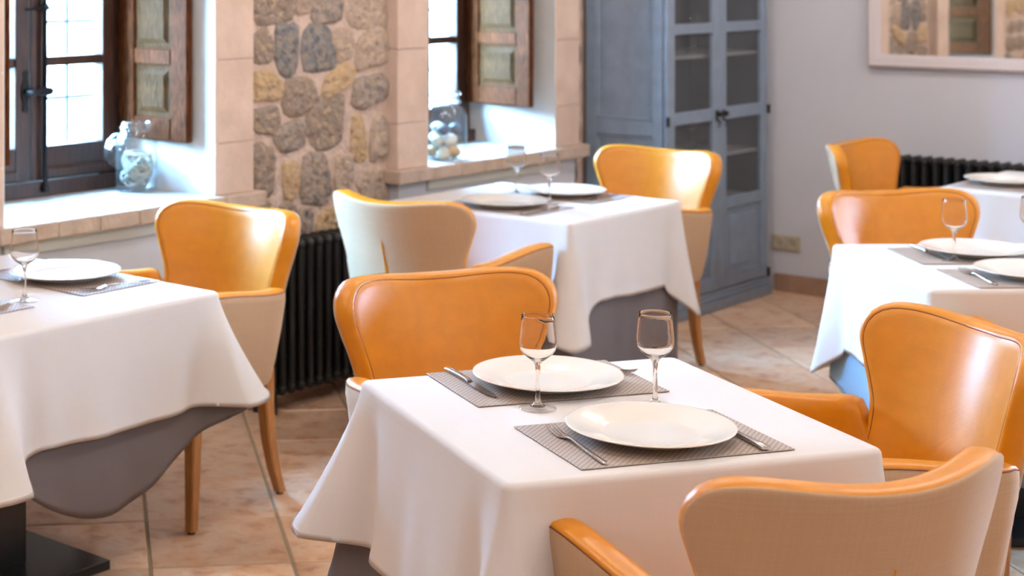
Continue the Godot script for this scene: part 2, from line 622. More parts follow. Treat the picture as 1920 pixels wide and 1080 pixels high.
	yard.box(Vector3(3, -0.1, -9.0), Vector3(26, 0.1, 8.0), 0.0)
	obj("ground", yard, M.outdoor).set_meta("kind", "structure")
	var opp := MB.new()
	opp.box(Vector3(5, 1.1, -10.2), Vector3(26, 2.4, 0.4), 0.0)
	obj("wall_courtyard", opp, M.outdoor).set_meta("kind", "structure")


func added_window() -> void:  # unseen window, added to cast cool light on the nearest chair
	var w := struct("window_3")
	var f := MB.new()
	for z in [-0.1, 0.35]:
		bar(f, BX + 0.20, BX + 0.26, 0.7, 2.0, z, z + 0.05)
	for y in [0.7, 1.95]:
		bar(f, BX + 0.20, BX + 0.26, y, y + 0.05, -0.1, 0.55)
	obj("frame", f, M.frame_wood, w)
	var p := MB.new()
	bar(p, BX + 0.228, BX + 0.232, 0.75, 1.95, -0.05, 0.35, 0.0)
	obj("pane", p, M.pane, w)


func stone(parent: Node, x: float, y: float, w: float, h: float, turn: float, kind: int) -> void:
	var b := MB.new()
	var n := 16
	var out := PackedVector2Array()
	var pw := rng.randf_range(2.6, 5.0)
	var f1 := rng.randf_range(0, TAU)
	var f2 := rng.randf_range(0, TAU)
	for i in n:
		var a := TAU * i / n
		var r := pow(pow(absf(cos(a)), pw) + pow(absf(sin(a)), pw), -1.0 / pw)
		r *= 1.0 + 0.07 * sin(2 * a + f1) + 0.07 * sin(3 * a + f2) + 0.05 * sin(5 * a + f1 * 3.0) + rng.randf_range(-0.06, 0.04)
		out.append(Vector2(cos(a) * r * w / 2.0, sin(a) * r * h / 2.0).rotated(turn))
	var lift := rng.randf_range(0.008, 0.018)
	var rings := []
	for q in [[1.03, -0.08, 0.0], [0.985, 0.35, 0.1], [0.93, 0.75, 0.4], [0.74, 1.0, 0.7], [0.38, 1.0, 0.8]]:
		var row := PackedVector3Array()
		for i in n:
			var z: float = WZ + lift * q[1] + (rng.randf_range(-1, 1) * 0.010 * q[2])
			row.append(Vector3(x + out[i].x * q[0], y + out[i].y * q[0], z))
		rings.append(row)
	b.grid(rings, true)
	b.fan(rings[-1], Vector3(x, y, WZ + lift * 1.08), false, true)
	obj("stone", b, M.stone[kind], parent)


# ------------------------------------------------------------------ windows
func build_windows() -> void:
	for k in WIN.size():
		build_window(k + 1, WIN[k][0], WIN[k][1])


func bar(b: MB, x0: float, x1: float, y0: float, y1: float, z0: float, z1: float, ch := 0.003) -> void:
	b.box(Vector3((x0 + x1) / 2, (y0 + y1) / 2, (z0 + z1) / 2), Vector3(absf(x1 - x0), absf(y1 - y0), absf(z1 - z0)), ch)


func build_window(n: int, cx: float, hw: float) -> void:
	var w := struct("window_%d" % n)
	var so := hw + 0.198      # outer half width of the dressed stone surround
	# surround: blocks with thin joints
	var ys := [SILL, 0.985, 1.285, 1.60, 1.90, 2.20]
	for s in [-1, 1]:
		for i in ys.size() - 1:
			var b := MB.new()
			bar(b, cx + s * hw, cx + s * so, ys[i] + 0.0008, ys[i + 1] - 0.0008, WZ - 0.02, SZ, 0.0025)
			obj("surround_block", b, M.ashlar, w)
	var lin := MB.new()
	bar(lin, cx - so, cx + so, 2.20, 2.42, WZ - 0.02, SZ, 0.004)
	obj("lintel", lin, M.ashlar, w)
	# plastered reveals and head
	for s in [-1, 1]:
		var r := MB.new()
		bar(r, cx + s * (hw - 0.003), cx + s * (hw + 0.01), SILL, 2.2, -4.95, SZ - 0.0005, 0.0)
		obj("reveal", r, M.reveal, w)
	var hd := MB.new()
	bar(hd, cx - hw, cx + hw, HEAD, 2.2, -4.95, SZ - 0.001, 0.0)
	obj("reveal", hd, M.reveal, w)
	# apron below the sill
	var ap := MB.new()
	bar(ap, cx - so + 0.02, cx + so - 0.02, 0.0, 0.75, WZ - 0.02, SZ - 0.01, 0.003)
	obj("apron", ap, M.plaster, w)
	# sill: white slab in the opening and a row of stone edge blocks
	var sl := MB.new()
	bar(sl, cx - hw, cx + hw, 0.70, SILL, -4.95, SZ + 0.004, 0.002)
	var sill := obj("sill", sl, M.sill_top, w)
	var x := cx - so - 0.03
	var end := cx + so + 0.035
	rng.seed = 30 + n
	while x < end - 0.01:
		var wd := rng.randf_range(0.17, 0.24)
		if end - x - wd < 0.1:
			wd = end - x
		var b2 := MB.new()
		bar(b2, x + 0.001, x + wd - 0.001, SILL - 0.055, SILL, WZ - 0.015, SZ + 0.036, 0.004)
		obj("sill_block", b2, M.sill_stone, sill)
		x += wd
	# frame
	var fr := MB.new()
	var x0 := cx - hw
	var x1 := cx + hw
	bar(fr, x0, x0 + 0.085, SILL, HEAD, FZ - 0.09, FZ - 0.02)
	bar(fr, x1 - 0.085, x1, SILL, HEAD, FZ - 0.09, FZ - 0.02)
	bar(fr, x0, x1, SILL, 0.855, FZ - 0.09, FZ + 0.012)
	bar(fr, x0, x1, HEAD - 0.06, HEAD, FZ - 0.09, FZ - 0.02)
	obj("frame", fr, M.frame_wood, w)
	# two casements
	for s in [-1, 1]:
		var cs := MB.new()
		var inner: float = cx + s * 0.003
		var outer: float = cx + s * (hw - 0.08)
		var gi: float = cx + s * 0.066
		var go: float = cx + s * (hw - 0.132)
		bar(cs, inner, gi, 0.858, 1.985, FZ - 0.055, FZ)
		bar(cs, go, outer, 0.858, 1.985, FZ - 0.055, FZ)
		bar(cs, gi, go, 0.858, 0.978, FZ - 0.053, FZ - 0.002)
		bar(cs, gi, go, 1.262, 1.297, FZ - 0.05, FZ - 0.006)
		bar(cs, gi, go, 1.60, 1.635, FZ - 0.05, FZ - 0.006)
		bar(cs, gi, go, 1.90, 1.985, FZ - 0.053, FZ - 0.002)
		bar(cs, gi, go, 0.865, 0.90, FZ - 0.004, FZ + 0.014)      # weather rail
		var cas := obj("casement", cs, M.frame_wood, w)
		for q in [[0.978, 1.262], [1.297, 1.60], [1.635, 1.90]]:
			var pb := MB.new()
			bar(pb, gi, go, q[0], q[1], FZ - 0.032, FZ - 0.028, 0.0)
			obj("pane", pb, M.pane, cas)
	# bolt rod, its keeps and the turning handle
	var rod := MB.new()
	rod.tube(PackedVector3Array([Vector3(cx + 0.052, 0.825, FZ + 0.018), Vector3(cx + 0.052, 1.98, FZ + 0.018)]), 0.009, 10)
	obj("bolt_rod", rod, M.iron, w)
	var hk := MB.new()
	for y in [1.475, 0.83]:
		hk.box(Vector3(cx + 0.052, y, FZ + 0.016), Vector3(0.03, 0.026, 0.03), 0.006)
	hk.tube(PackedVector3Array([Vector3(cx - 0.04, 1.468, FZ + 0.02), Vector3(cx - 0.012, 1.472, FZ + 0.045), Vector3(cx + 0.03, 1.476, FZ + 0.04), Vector3(cx + 0.07, 1.468, FZ + 0.045)]), 0.005, 8)
	obj("bolt_keep", hk, M.iron, w)
	var hp := MB.new()
	var plate := []
	for q in [[-0.075, 0.002], [-0.068, 0.012], [-0.045, 0.008], [-0.02, 0.017], [0.02, 0.017], [0.045, 0.008], [0.068, 0.012], [0.075, 0.002]]:
		plate.append(PackedVector3Array([Vector3(cx - 0.024 - q[1], 1.178 + q[0], FZ), Vector3(cx - 0.024 - q[1], 1.178 + q[0], FZ + 0.004), Vector3(cx - 0.024 + q[1], 1.178 + q[0], FZ + 0.004), Vector3(cx - 0.024 + q[1], 1.178 + q[0], FZ)]))
	hp.loft(plate, false)
	var he := obj("handle", hp, M.iron, w)
	var hg := MB.new()
	hg.tube(PackedVector3Array([Vector3(cx - 0.024, 1.178, FZ), Vector3(cx - 0.024, 1.178, FZ + 0.045)]), 0.009, 12)
	var rings := []
	for q in [[-0.012, 0.006], [-0.005, 0.013], [0.01, 0.011], [0.03, 0.014], [0.055, 0.017], [0.075, 0.014], [0.085, 0.005]]:
		var row := PackedVector3Array()
		for k in 12:
			var a := TAU * k / 12
			row.append(Vector3(cx - 0.018 + q[0], 1.178 + cos(a) * q[1], FZ + 0.048 + sin(a) * q[1] * 0.7))
		rings.append(row)
	hg.loft(rings)
	obj("grip", hg, M.iron, he)
	# grille outside
	var gr := MB.new()
	for k in range(-4, 4):
		var gx := cx + 0.317 - 0.0 + (k - 0) * 0.21 if k < 0 else cx + 0.317 + k * 0.21
		if absf(gx - cx) < hw - 0.01:
			gr.box(Vector3(gx, 1.4, -4.86), Vector3(0.016, 1.3, 0.016), 0.002)
	for y in [0.85, 1.13, 1.414, 1.70, 1.98]:
		gr.box(Vector3(cx, y, -4.86), Vector3(2 * hw, 0.014, 0.012), 0.002)
	obj("grille", gr, M.grille, w)
	# panelled oak shutters folded open against the reveals
	for s in [-1, 1]:
		var turn := -0.14 if s < 0 else 0.0 if n == 1 else 0.19
		var off := 0.085 if s < 0 else 0.032
		shutter(w, Vector3(cx + s * (hw - off), 0.985, FZ + (0.015 if s < 0 else -0.014)), s, turn, 0.37 if n == 1 and s > 0 else 0.425)


func shutter(w: Node3D, at: Vector3, s: int, turn: float, W: float) -> void:
	var root := MeshInstance3D.new()
	root.name = numbered("shutter", w)
	var b := MB.new()
	var H := 1.05
	var t := 0.030
	var st := 0.088
	# local: z runs from the hinge into the room, x through the thickness
	var rails := [[0.0, 0.085], [0.275, 0.335], [0.62, 0.68], [H - 0.085, H]]
	b.box(Vector3(0, H / 2, st / 2), Vector3(t, H, st), 0.005)
	b.box(Vector3(0, H / 2, W - st / 2), Vector3(t, H, st), 0.005)
	for r in rails:
		b.box(Vector3(0, (r[0] + r[1]) / 2, W / 2), Vector3(t - 0.002, r[1] - r[0], W - 2 * st + 0.002), 0.005)
	root.mesh = b.mesh(M.oak)
	w.add_child(root, true)
	root.position = at
	root.rotation.y = -s * turn
	for k in 3:
		var y0: float = rails[k][1]
		var y1: float = rails[k + 1][0]
		var pb := MB.new()
		var zc := W / 2
		var zh := W / 2 - st
		for side in [-1, 1]:      # raised and fielded panel: flat border, slope, field
			var rows := []
			for q in [[0.0, 0.003], [0.018, 0.004], [0.034, 0.013], [0.036, 0.014]]:
				var a := PackedVector3Array()
				for c in [[-1, -1], [1, -1], [1, 1], [-1, 1]]:
					a.append(Vector3(side * q[1], (y0 + y1) / 2 + c[1] * ((y1 - y0) / 2 - q[0]), zc + c[0] * (zh - q[0])))
				rows.append(a)
			pb.grid(rows, true, false)
			var f: PackedVector3Array = rows[-1]
			pb.quad(f[0], f[1], f[2], f[3], false)
		obj("panel", pb, M.panel_oak, root)
	for y in [0.12, 0.5, H - 0.12]:
		var hb := MB.new()
		hb.tube(PackedVector3Array([Vector3(0.006 * -s, y - 0.035, -0.002), Vector3(0.006 * -s, y + 0.035, -0.002)]), 0.007, 8)
		obj("hinge", hb, M.iron, root)


# ------------------------------------------------------------------ cabinet
func build_cabinet() -> void:
	var x0 := 6.72
	var x1 := 7.705
	var zf := -3.836
	var zb := -4.262
	var H := 2.12
	var t := thing("display_cabinet", "tall blue grey painted cabinet with two glazed doors in the room corner", "cabinet", Vector3(x0, 0, zf))
	var W := x1 - x0
	var D := zf - zb
	var b := MB.new()
	bar(b, 0.0, W, 0.09, 0.115, -D, -0.024)
	bar(b, 0.0, W, H - 0.02, H, -D, -0.024)
	bar(b, W - 0.022, W, 0.09, H, -D, -0.024)
	obj("carcass", b, M.blue, t)
	var bb := MB.new()
	bar(bb, 0.02, W - 0.022, 0.115, H - 0.02, -D, -D + 0.012)
	bar(bb, W - 0.026, W - 0.0225, 0.115, H - 0.02, -D + 0.012, -0.03, 0.0)
	bar(bb, 0.0185, 0.022, 0.115, H - 0.02, -D + 0.012, -0.03, 0.0)
	obj("lining", bb, M.inside, t)
	# near side: frame with two recessed panels
	var sd := MB.new()
	bar(sd, 0.012, 0.018, 0.09, H, -D, -0.026)
	for q in [[-D, -D + 0.052], [-0.078, -0.024]]:
		bar(sd, 0.0, 0.014, 0.09, H, q[0], q[1], 0.002)
	for q in [[0.09, 0.16], [0.845, 0.915], [H - 0.09, H]]:
		bar(sd, 0.0, 0.014, q[0], q[1], -D + 0.05, -0.076, 0.002)
	for q in [[0.16, 0.845], [0.915, H - 0.09]]:      # moulding inside each panel
		var y0: float = q[0]
		var y1: float = q[1]
		bar(sd, 0.005, 0.016, y0, y0 + 0.014, -D + 0.052, -0.078, 0.004)
		bar(sd, 0.005, 0.016, y1 - 0.014, y1, -D + 0.052, -0.078, 0.004)
		bar(sd, 0.005, 0.016, y0, y1, -D + 0.052, -D + 0.066, 0.004)
		bar(sd, 0.005, 0.016, y0, y1, -0.092, -0.078, 0.004)
	obj("side_panel", sd, M.blue, t)
	# plinth and cornice
	var pl := MB.new()
	bar(pl, -0.012, W + 0.012, 0.004, 0.05, -D + 0.01, 0.016, 0.003)
	bar(pl, -0.006, W + 0.006, 0.05, 0.068, -D + 0.01, 0.008, 0.004)
	bar(pl, 0.0, W, 0.068, 0.09, -D + 0.01, 0.0, 0.003)
	obj("plinth", pl, M.blue, t)
	var co := MB.new()
	bar(co, -0.02, W + 0.02, H, H + 0.03, -D + 0.005, 0.02, 0.004)
	bar(co, -0.04, W + 0.04, H + 0.03, H + 0.06, -D + 0.005, 0.04, 0.006)
	obj("cornice", co, M.blue, t)
	for y in [0.50, 0.725, 1.205, 1.56, 1.86]:
		var sh := MB.new()
		bar(sh, 0.02, W - 0.024, y - 0.016, y, -D + 0.014, -0.045, 0.002)
		obj("shelf", sh, M.shelf, t)
	# doors
	for k in 2:
		var a := 0.008 if k == 0 else W / 2 + 0.0015
		var e := W / 2 - 0.0015 if k == 0 else W - 0.008
		var g0 := a + 0.066
		var g1 := e - 0.062
		var d := MB.new()
		bar(d, a, g0, 0.095, H - 0.008, -0.022, 0.0, 0.003)
		bar(d, g1, e, 0.095, H - 0.008, -0.022, 0.0, 0.003)
		for q in [[0.095, 0.150], [0.470, 0.523], [0.894, 0.952], [1.308, 1.356], [1.70, 1.75], [H - 0.07, H - 0.008]]:
			bar(d, g0 - 0.001, g1 + 0.001, q[0], q[1], -0.021, -0.001, 0.003)
		var dn := obj("door", d, M.blue, t)
		var lp := MB.new()
		bar(lp, g0, g1, 0.150, 0.470, -0.018, -0.012, 0.0)
		bar(lp, g0 + 0.04, g1 - 0.04, 0.19, 0.43, -0.014, -0.006, 0.005)
		for q in [[g0, g0 + 0.01, 0.150, 0.470], [g1 - 0.01, g1, 0.150, 0.470], [g0, g1, 0.150, 0.160], [g0, g1, 0.460, 0.470]]:
			bar(lp, q[0], q[1], q[2], q[3], -0.014, -0.004, 0.004)
		obj("lower_panel", lp, M.blue, dn)
		for q in [[0.523, 0.894], [0.952, 1.308], [1.356, 1.70], [1.75, H - 0.07]]:
			var pb := MB.new()
			bar(pb, g0, g1, q[0], q[1], -0.014, -0.011, 0.0)
			obj("pane", pb, M.cabinet_pane, dn)
		var hx := e - 0.03 if k == 0 else a + 0.03
		var hb := MB.new()
		hb.box(Vector3(hx, 0.918, 0.003), Vector3(0.018, 0.05, 0.006), 0.002)
		hb.lathe(Vector3(hx, 0.925, 0.018), [Vector2(0.0, -0.013), Vector2(0.009, -0.01), Vector2(0.013, 0.0), Vector2(0.009, 0.01), Vector2(0.0, 0.013)], 12)
		hb.tube(PackedVector3Array([Vector3(hx, 0.90, 0.006), Vector3(hx, 0.885, 0.02), Vector3(hx, 0.865, 0.014)]), 0.005, 8)
		obj("handle", hb, M.dark, dn)
		var ox := a - 0.003 if k == 0 else e + 0.003
		for y in [0.115, 0.918, 1.72]:
			var ib := MB.new()
			ib.tube(PackedVector3Array([Vector3(ox, y - 0.022, 0.004), Vector3(ox, y + 0.022, 0.004)]), 0.009, 10)
			obj("hinge", ib, M.dark, dn)


# ------------------------------------------------------------------ mirror, socket, radiators
func build_mirror() -> void:
	var z0 := -1.41
	var z1 := 0.0
	var y0 := 1.142
	var y1 := 2.05
	var t := thing("wall_mirror", "large mirror in a whitewashed moulded frame on the plaster back wall", "mirror", Vector3(BX - 0.001, 0, -1.95), 0.014)
	var prof := [[0.0, 0.002], [0.0, 0.022], [0.012, 0.030], [0.022, 0.024], [0.034, 0.022], [0.048, 0.018], [0.062, 0.010], [0.062, 0.002]]
	var rows := []
	for q in prof:
		var i: float = q[0]
		rows.append(PackedVector3Array([Vector3(-q[1], y0 + i, z0 + i), Vector3(-q[1], y0 + i, z1 - i), Vector3(-q[1], y1 - i, z1 - i), Vector3(-q[1], y1 - i, z0 + i)]))
	var b := MB.new()
	b.grid(rows, true, false)
	obj("frame", b, M.white_paint, t)
	var m := MB.new()
	bar(m, -0.010, -0.004, y0 + 0.058, y1 - 0.058, z0 + 0.058, z1 - 0.058, 0.0)
	obj("mirror_glass", m, M.mirror, t)
	# double socket
	var s := thing("wall_socket", "double beige electrical socket low on the back wall beside the cabinet", "socket", Vector3(BX, 0.247, -3.79))
	var sb := MB.new()
	bar(sb, -0.011, -0.001, -0.04, 0.04, -0.076, 0.076, 0.004)
	obj("cover_plate", sb, M.socket, s)
	for dz in [-0.036, 0.036]:
		var r := MB.new()
		var ring := []
		for q in [[0.030, 0.0], [0.030, 0.004], [0.024, 0.005], [0.022, -0.001], [0.0, -0.001]]:
			var row := PackedVector3Array()
			for k in 24:
				var a := TAU * k / 24
				row.append(Vector3(-0.011 - q[1], cos(a) * q[0], dz + sin(a) * q[0]))
			ring.append(row)
		r.grid(ring, true)
		obj("outlet", r, M.socket, s)
		var h := MB.new()
		for d2 in [-0.009, 0.009]:
			h.tube(PackedVector3Array([Vector3(-0.0105, 0, dz + d2), Vector3(-0.0125, 0, dz + d2)]), 0.0028, 8)
		obj("pin_hole", h, M.dark, s)


func radiator_section(feet: bool) -> ArrayMesh:
	# one cast section, deep along local z (front at 0), tall along y, at x = 0
	var b := MB.new()
	var D := 0.105
	var y0 := 0.075
	var y1 := 0.62
	for z in [-0.016, -0.052, -0.089]:
		var rows := []
		for y in [y0 + 0.02, y1 - 0.02]:
			var r := PackedVector3Array()
			for k in 10:
				var a := TAU * k / 10
				r.append(Vector3(cos(a) * 0.0135, y, z + sin(a) * 0.0165))
			rows.append(r)
		b.grid(rows, true)
	for y in [y0 + 0.012, y1 - 0.022]:      # rounded headers, top and bottom
		var rows := []
		for q in [[-D - 0.004, 0.35], [-D + 0.003, 0.8], [-D + 0.016, 1.0], [-0.017, 1.0], [-0.004, 0.8], [0.003, 0.35]]:
			var r := PackedVector3Array()
			for k in 12:
				var a := TAU * k / 12
				r.append(Vector3(cos(a) * 0.0165 * q[1], y + sin(a) * 0.024 * q[1], q[0]))
			rows.append(r)
		b.loft(rows)
		b.tube(PackedVector3Array([Vector3(-0.0255, y, -0.052), Vector3(0.0255, y, -0.052)]), 0.017, 10)
	for y in [0.20, 0.36]:
		b.tube(PackedVector3Array([Vector3(-0.0255, y, -0.03), Vector3(0.0255, y, -0.03)]), 0.006, 6)
	if feet:
		for z in [-0.016, -0.089]:
			b.box(Vector3(0, 0.042, z), Vector3(0.03, 0.08, 0.03), 0.006)
	return b.mesh(M.rad)


func build_radiators() -> void:
	var plain := radiator_section(false)
	var foot := radiator_section(true)
	var n := 17
	var t := thing("column_radiator", "black cast iron column radiator under the rubble stone wall between the windows", "radiator", Vector3(4.415, 0, -4.10))
	for k in n:
		var o := put("section", foot if k in [0, n - 1] else plain, t)
		o.position.x = k * 0.0505
	t = thing("column_radiator", "black cast iron column radiator on the back wall under the mirror", "radiator", Vector3(7.66, 0.12, -3.20), -PI / 2)
	for k in 26:
		var o := put("section", foot if k in [0, 25] else plain, t)
		o.position.x = k * 0.0505
		o.scale = Vector3(1, 1, 1)
	for k in [3, 22]:
		var br := MB.new()
		br.box(Vector3(k * 0.0505 + 0.025, 0.3, -0.128), Vector3(0.02, 0.03, 0.045), 0.003)
		obj("wall_bracket", br, M.rad, t)


# ------------------------------------------------------------------ tables and cloths
const TOP := 0.750
var TB := [
	{"at": Vector2(2.815, -1.748), "turn": -0.539, "hx": 0.365, "hz": 0.370},
	{"at": Vector2(5.170, -3.505), "turn": 0.0, "hx": 0.370, "hz": 0.400},
	{"at": Vector2(2.785, -3.585), "turn": 0.0, "hx": 0.380, "hz": 0.440},
	{"at": Vector2(4.990, -1.749), "turn": -0.804, "hx": 0.370, "hz": 0.370},
	{"at": Vector2(6.930, -2.180), "turn": 0.0, "hx": 0.370, "hz": 0.370}]

func build_tables() -> void:
	var where := ["in the middle foreground", "by the second window", "beside the first window", "nearest the right edge", "under the mirror"]
	# drop at the sides, [flare, extra drop] of the corners (-x-z, +x-z, +x+z, -x+z), side flare
	var W := [
		[0.318, [[0.115, -0.01], [0.05, 0.12], [0.05, 0.12], [0.095, 0.13]], 0.034, 3],
		[0.285, [[0.05, 0.12], [0.06, 0.13], [0.055, 0.14], [0.05, 0.145]], 0.018, 5],
		[0.285, [[0.05, 0.12], [0.06, 0.1], [0.115, 0.0], [0.13, 0.07]], 0.022, 8],
		[0.300, [[0.05, 0.12], [0.05, 0.12], [0.05, 0.12], [0.05, 0.14]], 0.018, 11],
		[0.300, [[0.05, 0.12], [0.05, 0.12], [0.05, 0.12], [0.05, 0.12]], 0.015, 14]]
	var under := [[0.925, 1.0, 0.095, 0.01], [0.60, 0.0, 0.01, 0.01], [1.170, 1.52, 0.01, 0.10], [0.92, 1.0, 0.03, 0.01], [0.55, 0.0, 0.01, 0.01]]
	for k in 5:
		var q: Dictionary = TB[k]
		var at := Vector3(q.at.x, 0, q.at.y)
		var t := thing("pedestal_table", "square dining table on black pedestal %s" % where[k], "table", at, q.turn, "square dining tables")
		var b := MB.new()
		b.box(Vector3(0, TOP - 0.016, 0), Vector3(2 * q.hx - 0.01, 0.03, 2 * q.hz - 0.01), 0.004)
		obj("tabletop", b, M.legs, t)
		b = MB.new()
		b.box(Vector3(0, 0.37, 0), Vector3(0.095, 0.71, 0.095), 0.003)
		obj("column", b, M.black, t)
		b = MB.new()
		b.box(Vector3(0, 0.018, 0), Vector3(0.41, 0.026, 0.41), 0.002)
		obj("base_plate", b, M.black, t)
		var u: Array = under[k]
		var gm: Material = M.daylit_grey_cloth if k == 3 else M.grey_cloth
		var gname := "daylight-tinted grey" if k == 3 else "dark grey"
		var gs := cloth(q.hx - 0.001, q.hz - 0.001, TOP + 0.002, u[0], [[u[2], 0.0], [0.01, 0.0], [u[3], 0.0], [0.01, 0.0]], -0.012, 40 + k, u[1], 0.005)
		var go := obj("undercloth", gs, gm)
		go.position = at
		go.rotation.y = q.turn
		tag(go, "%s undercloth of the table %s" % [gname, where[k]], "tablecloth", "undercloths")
		var w: Array = W[k]
		var ws := cloth(q.hx + 0.006, q.hz + 0.006, TOP + 0.005, w[0], w[1], w[2], w[3], 0.0, 0.004)
		var wo := obj("tablecloth", ws, M.cloth)
		wo.position = at
		wo.rotation.y = q.turn
		tag(wo, "white tablecloth on the table %s" % where[k], "tablecloth", "white tablecloths")


# a cloth on a rectangular table: flat top, rounded edge, hanging sides with folds; round_ > 0 shortens the drop with the distance from the centre, as on a round cloth
func cloth(hx: float, hz: float, top: float, drop: float, corners: Array, side: float, seed_: int, round_: float, wave: float) -> MB:
	var r := 0.022
	var pts := []      # [position, normal, distance to the nearest corner, corner index]
	var sides := [[Vector2(-hx, -hz), Vector2(hx, -hz), Vector2(0, -1), 0, 1], [Vector2(hx, -hz), Vector2(hx, hz), Vector2(1, 0), 1, 2], [Vector2(hx, hz), Vector2(-hx, hz), Vector2(0, 1), 2, 3], [Vector2(-hx, hz), Vector2(-hx, -hz), Vector2(-1, 0), 3, 0]]
	for s in sides:
		var a: Vector2 = s[0]
		var b: Vector2 = s[1]
		var d := (b - a).normalized()
		var L := (b - a).length() - 2 * r
		var n := 44
		for i in n:
			var f := float(i) / n
			f = f + 0.10 * sin(TAU * f) * -1.0      # denser by the corners
			var e := f * L
			var near: int = s[3] if e < L / 2 else s[4]
			pts.append([a + d * (r + e), s[2], minf(e, L - e) + r * 0.785, near, 1.0 if e < L / 2 else -1.0])
		var c := b - d * r - Vector2(s[2]) * r
		for i in 9:
			var an := PI / 2 * i / 9.0
			var nn: Vector2 = Vector2(s[2]).rotated(an)
			pts.append([c + nn * r, nn, absf(an - PI / 4) * r, s[4], -1.0 if an < PI / 4 else 1.0])
	var rg := RandomNumberGenerator.new()
	rg.seed = seed_
	var ph := [rg.randf_range(0, TAU), rg.randf_range(0, TAU), rg.randf_range(0, TAU)]
	var arc := 0.0
	var cols := []
	var prev: Vector2 = pts[0][0]
	var total := 0.0
	for i in pts.size():
		total += (pts[i][0] as Vector2).distance_to(pts[(i + 1) % pts.size()][0])
	for i in pts.size():
		var q: Array = pts[i]
		var p: Vector2 = q[0]
		arc += p.distance_to(prev)
		prev = p
		var th := TAU * arc / total
		var cn: Array = corners[q[3]]
		var dc: float = q[2]
		var len_: float = drop + cn[1] * pow(maxf(0.0, 1.0 - dc / 0.15), 1.15) + 0.006 * sin(3 * th + ph[0])
		var fl: float = side + cn[0] * exp(-pow(dc / 0.058, 2)) - 0.95 * side * exp(-pow((dc - 0.105) / 0.040, 2))
		if side < 0.0:      # the undercloth
			fl = side + cn[0] * exp(-pow(dc / 0.05, 2))
		if round_ > 0.0:
			len_ = drop - round_ * p.length()
		var wv := wave * (sin(9 * th + ph[1]) + 0.7 * sin(16 * th + ph[2]) + 0.5 * sin(25 * th + ph[0])) * (1.0 - exp(-pow(dc / 0.12, 2)))
		var col := PackedVector3Array()
		var er := 0.013
		var nrm: Vector2 = q[1]
		for k in 5:      # round the table edge
			var an := PI / 2 * k / 4.0
			col.append(Vector3(p.x + nrm.x * er * (sin(an) - 1.0), top - er * (1.0 - cos(an)), p.y + nrm.y * er * (sin(an) - 1.0)))
		var rows := 22
		for k in range(1, rows + 1):
			var s2 := float(k) / rows
			var o := fl * pow(s2, 1.25) + wv * pow(s2, 1.1)
			var y: float = top - er - (len_ - er) * s2
			if k >= rows - 1:
				o += 0.0016      # the hem is doubled
			col.append(Vector3(p.x + nrm.x * o, y, p.y + nrm.y * o))
		cols.append(col)
	var rowset := []
	for k in cols[0].size():
		var row := PackedVector3Array()
		for i in cols.size():
			row.append(cols[i][k])
		rowset.append(row)
	var m := MB.new()
	# turned-in edge gives the hem its thickness
	var inner := PackedVector3Array()
	var last: PackedVector3Array = rowset[-1]
	for i in last.size():
		var nn: Vector2 = pts[i][1]
		inner.append(last[i] - Vector3(nn.x, 0, nn.y) * 0.003 + Vector3(0, 0.012, 0))
	m.grid(rowset, true)
	m.grid([last, inner], true)
	# top
	var ring: PackedVector3Array = rowset[0]
	var t2 := PackedVector3Array()
	for v in ring:
		t2.append(Vector3(v.x * 0.5, top, v.z * 0.5))
	m.grid([t2, ring], true)
	m.fan(t2, Vector3(0, top, 0), true, true)
	return m


# ------------------------------------------------------------------ chairs
var plan_c := PackedVector2Array()
var plan_s := PackedFloat32Array()

func make_plan() -> void:      # half of the tub's line in plan: shallow back, tight corner, arm
	var pts := PackedVector2Array()
	for i in 41:
		var x := 0.232 * i / 40.0
		pts.append(Vector2(x, -0.225 + 0.105 * pow(x / 0.26, 2)))
	var d := atan(2 * 0.105 * 0.232 / (0.26 * 0.26))
	var p := pts[-1]
	for i in 16:      # corner
		var a := lerpf(d, deg_to_rad(86), (i + 0.5) / 16.0)
		p += Vector2(cos(a), sin(a)) * 0.0042
		pts.append(p)
	var q := p
	for i in range(1, 21):
		var f := i / 20.0
		pts.append(Vector2(q.x + 0.012 * f, lerpf(q.y, 0.235, f)))
	var acc := 0.0
	plan_c.append(pts[0]); plan_s.append(0.0)
	for i in range(1, pts.size()):
		acc += pts[i].distance_to(pts[i - 1])
		plan_c.append(pts[i]); plan_s.append(acc)


func plan(s: float) -> Array:      # [point, outward normal] at arc length s from the middle of the back
	var a := absf(s)
	var i := plan_s.bsearch(a)
	i = clampi(i, 1, plan_s.size() - 1)
	var f := (a - plan_s[i - 1]) / maxf(1e-6, plan_s[i] - plan_s[i - 1])
	var p := plan_c[i - 1].lerp(plan_c[i], f)
	var i0 := maxi(0, i - 5)
	var i1 := mini(plan_c.size() - 1, i + 4)
	var d := plan_c[i1] - plan_c[i0]
	if a < 0.03:
		d = Vector2(1, 0).lerp(d.normalized(), a / 0.03)
	d = d.normalized()
	var n := Vector2(d.y, -d.x)
	if s < 0:
		p.x = -p.x
		n.x = -n.x
	return [p, n]


func taper(h: float) -> float:
	return -0.035 * (0.60 - h) / 0.22 if h < 0.60 else 0.0


func shell(s: float, h: float, o: float) -> Vector3:      # point of the tub's wall: along, up, outward
	var q := plan(s)
	var p: Vector2 = q[0] + q[1] * (taper(h) + o)
	return Vector3(p.x, h, p.y)


func leaf(x: float, h: float, o: float) -> Vector3:      # point of the backrest: across, up, outward
	var k := 0.105 / (0.26 * 0.26)
	var n := Vector2(2 * k * x, -1).normalized()
	var lean := 0.30 * pow(maxf(0.0, h - 0.58), 1.1)
	var p := Vector2(x, -0.225 + k * x * x - lean) + n * (o + taper(h))
	return Vector3(p.x, h, p.y)


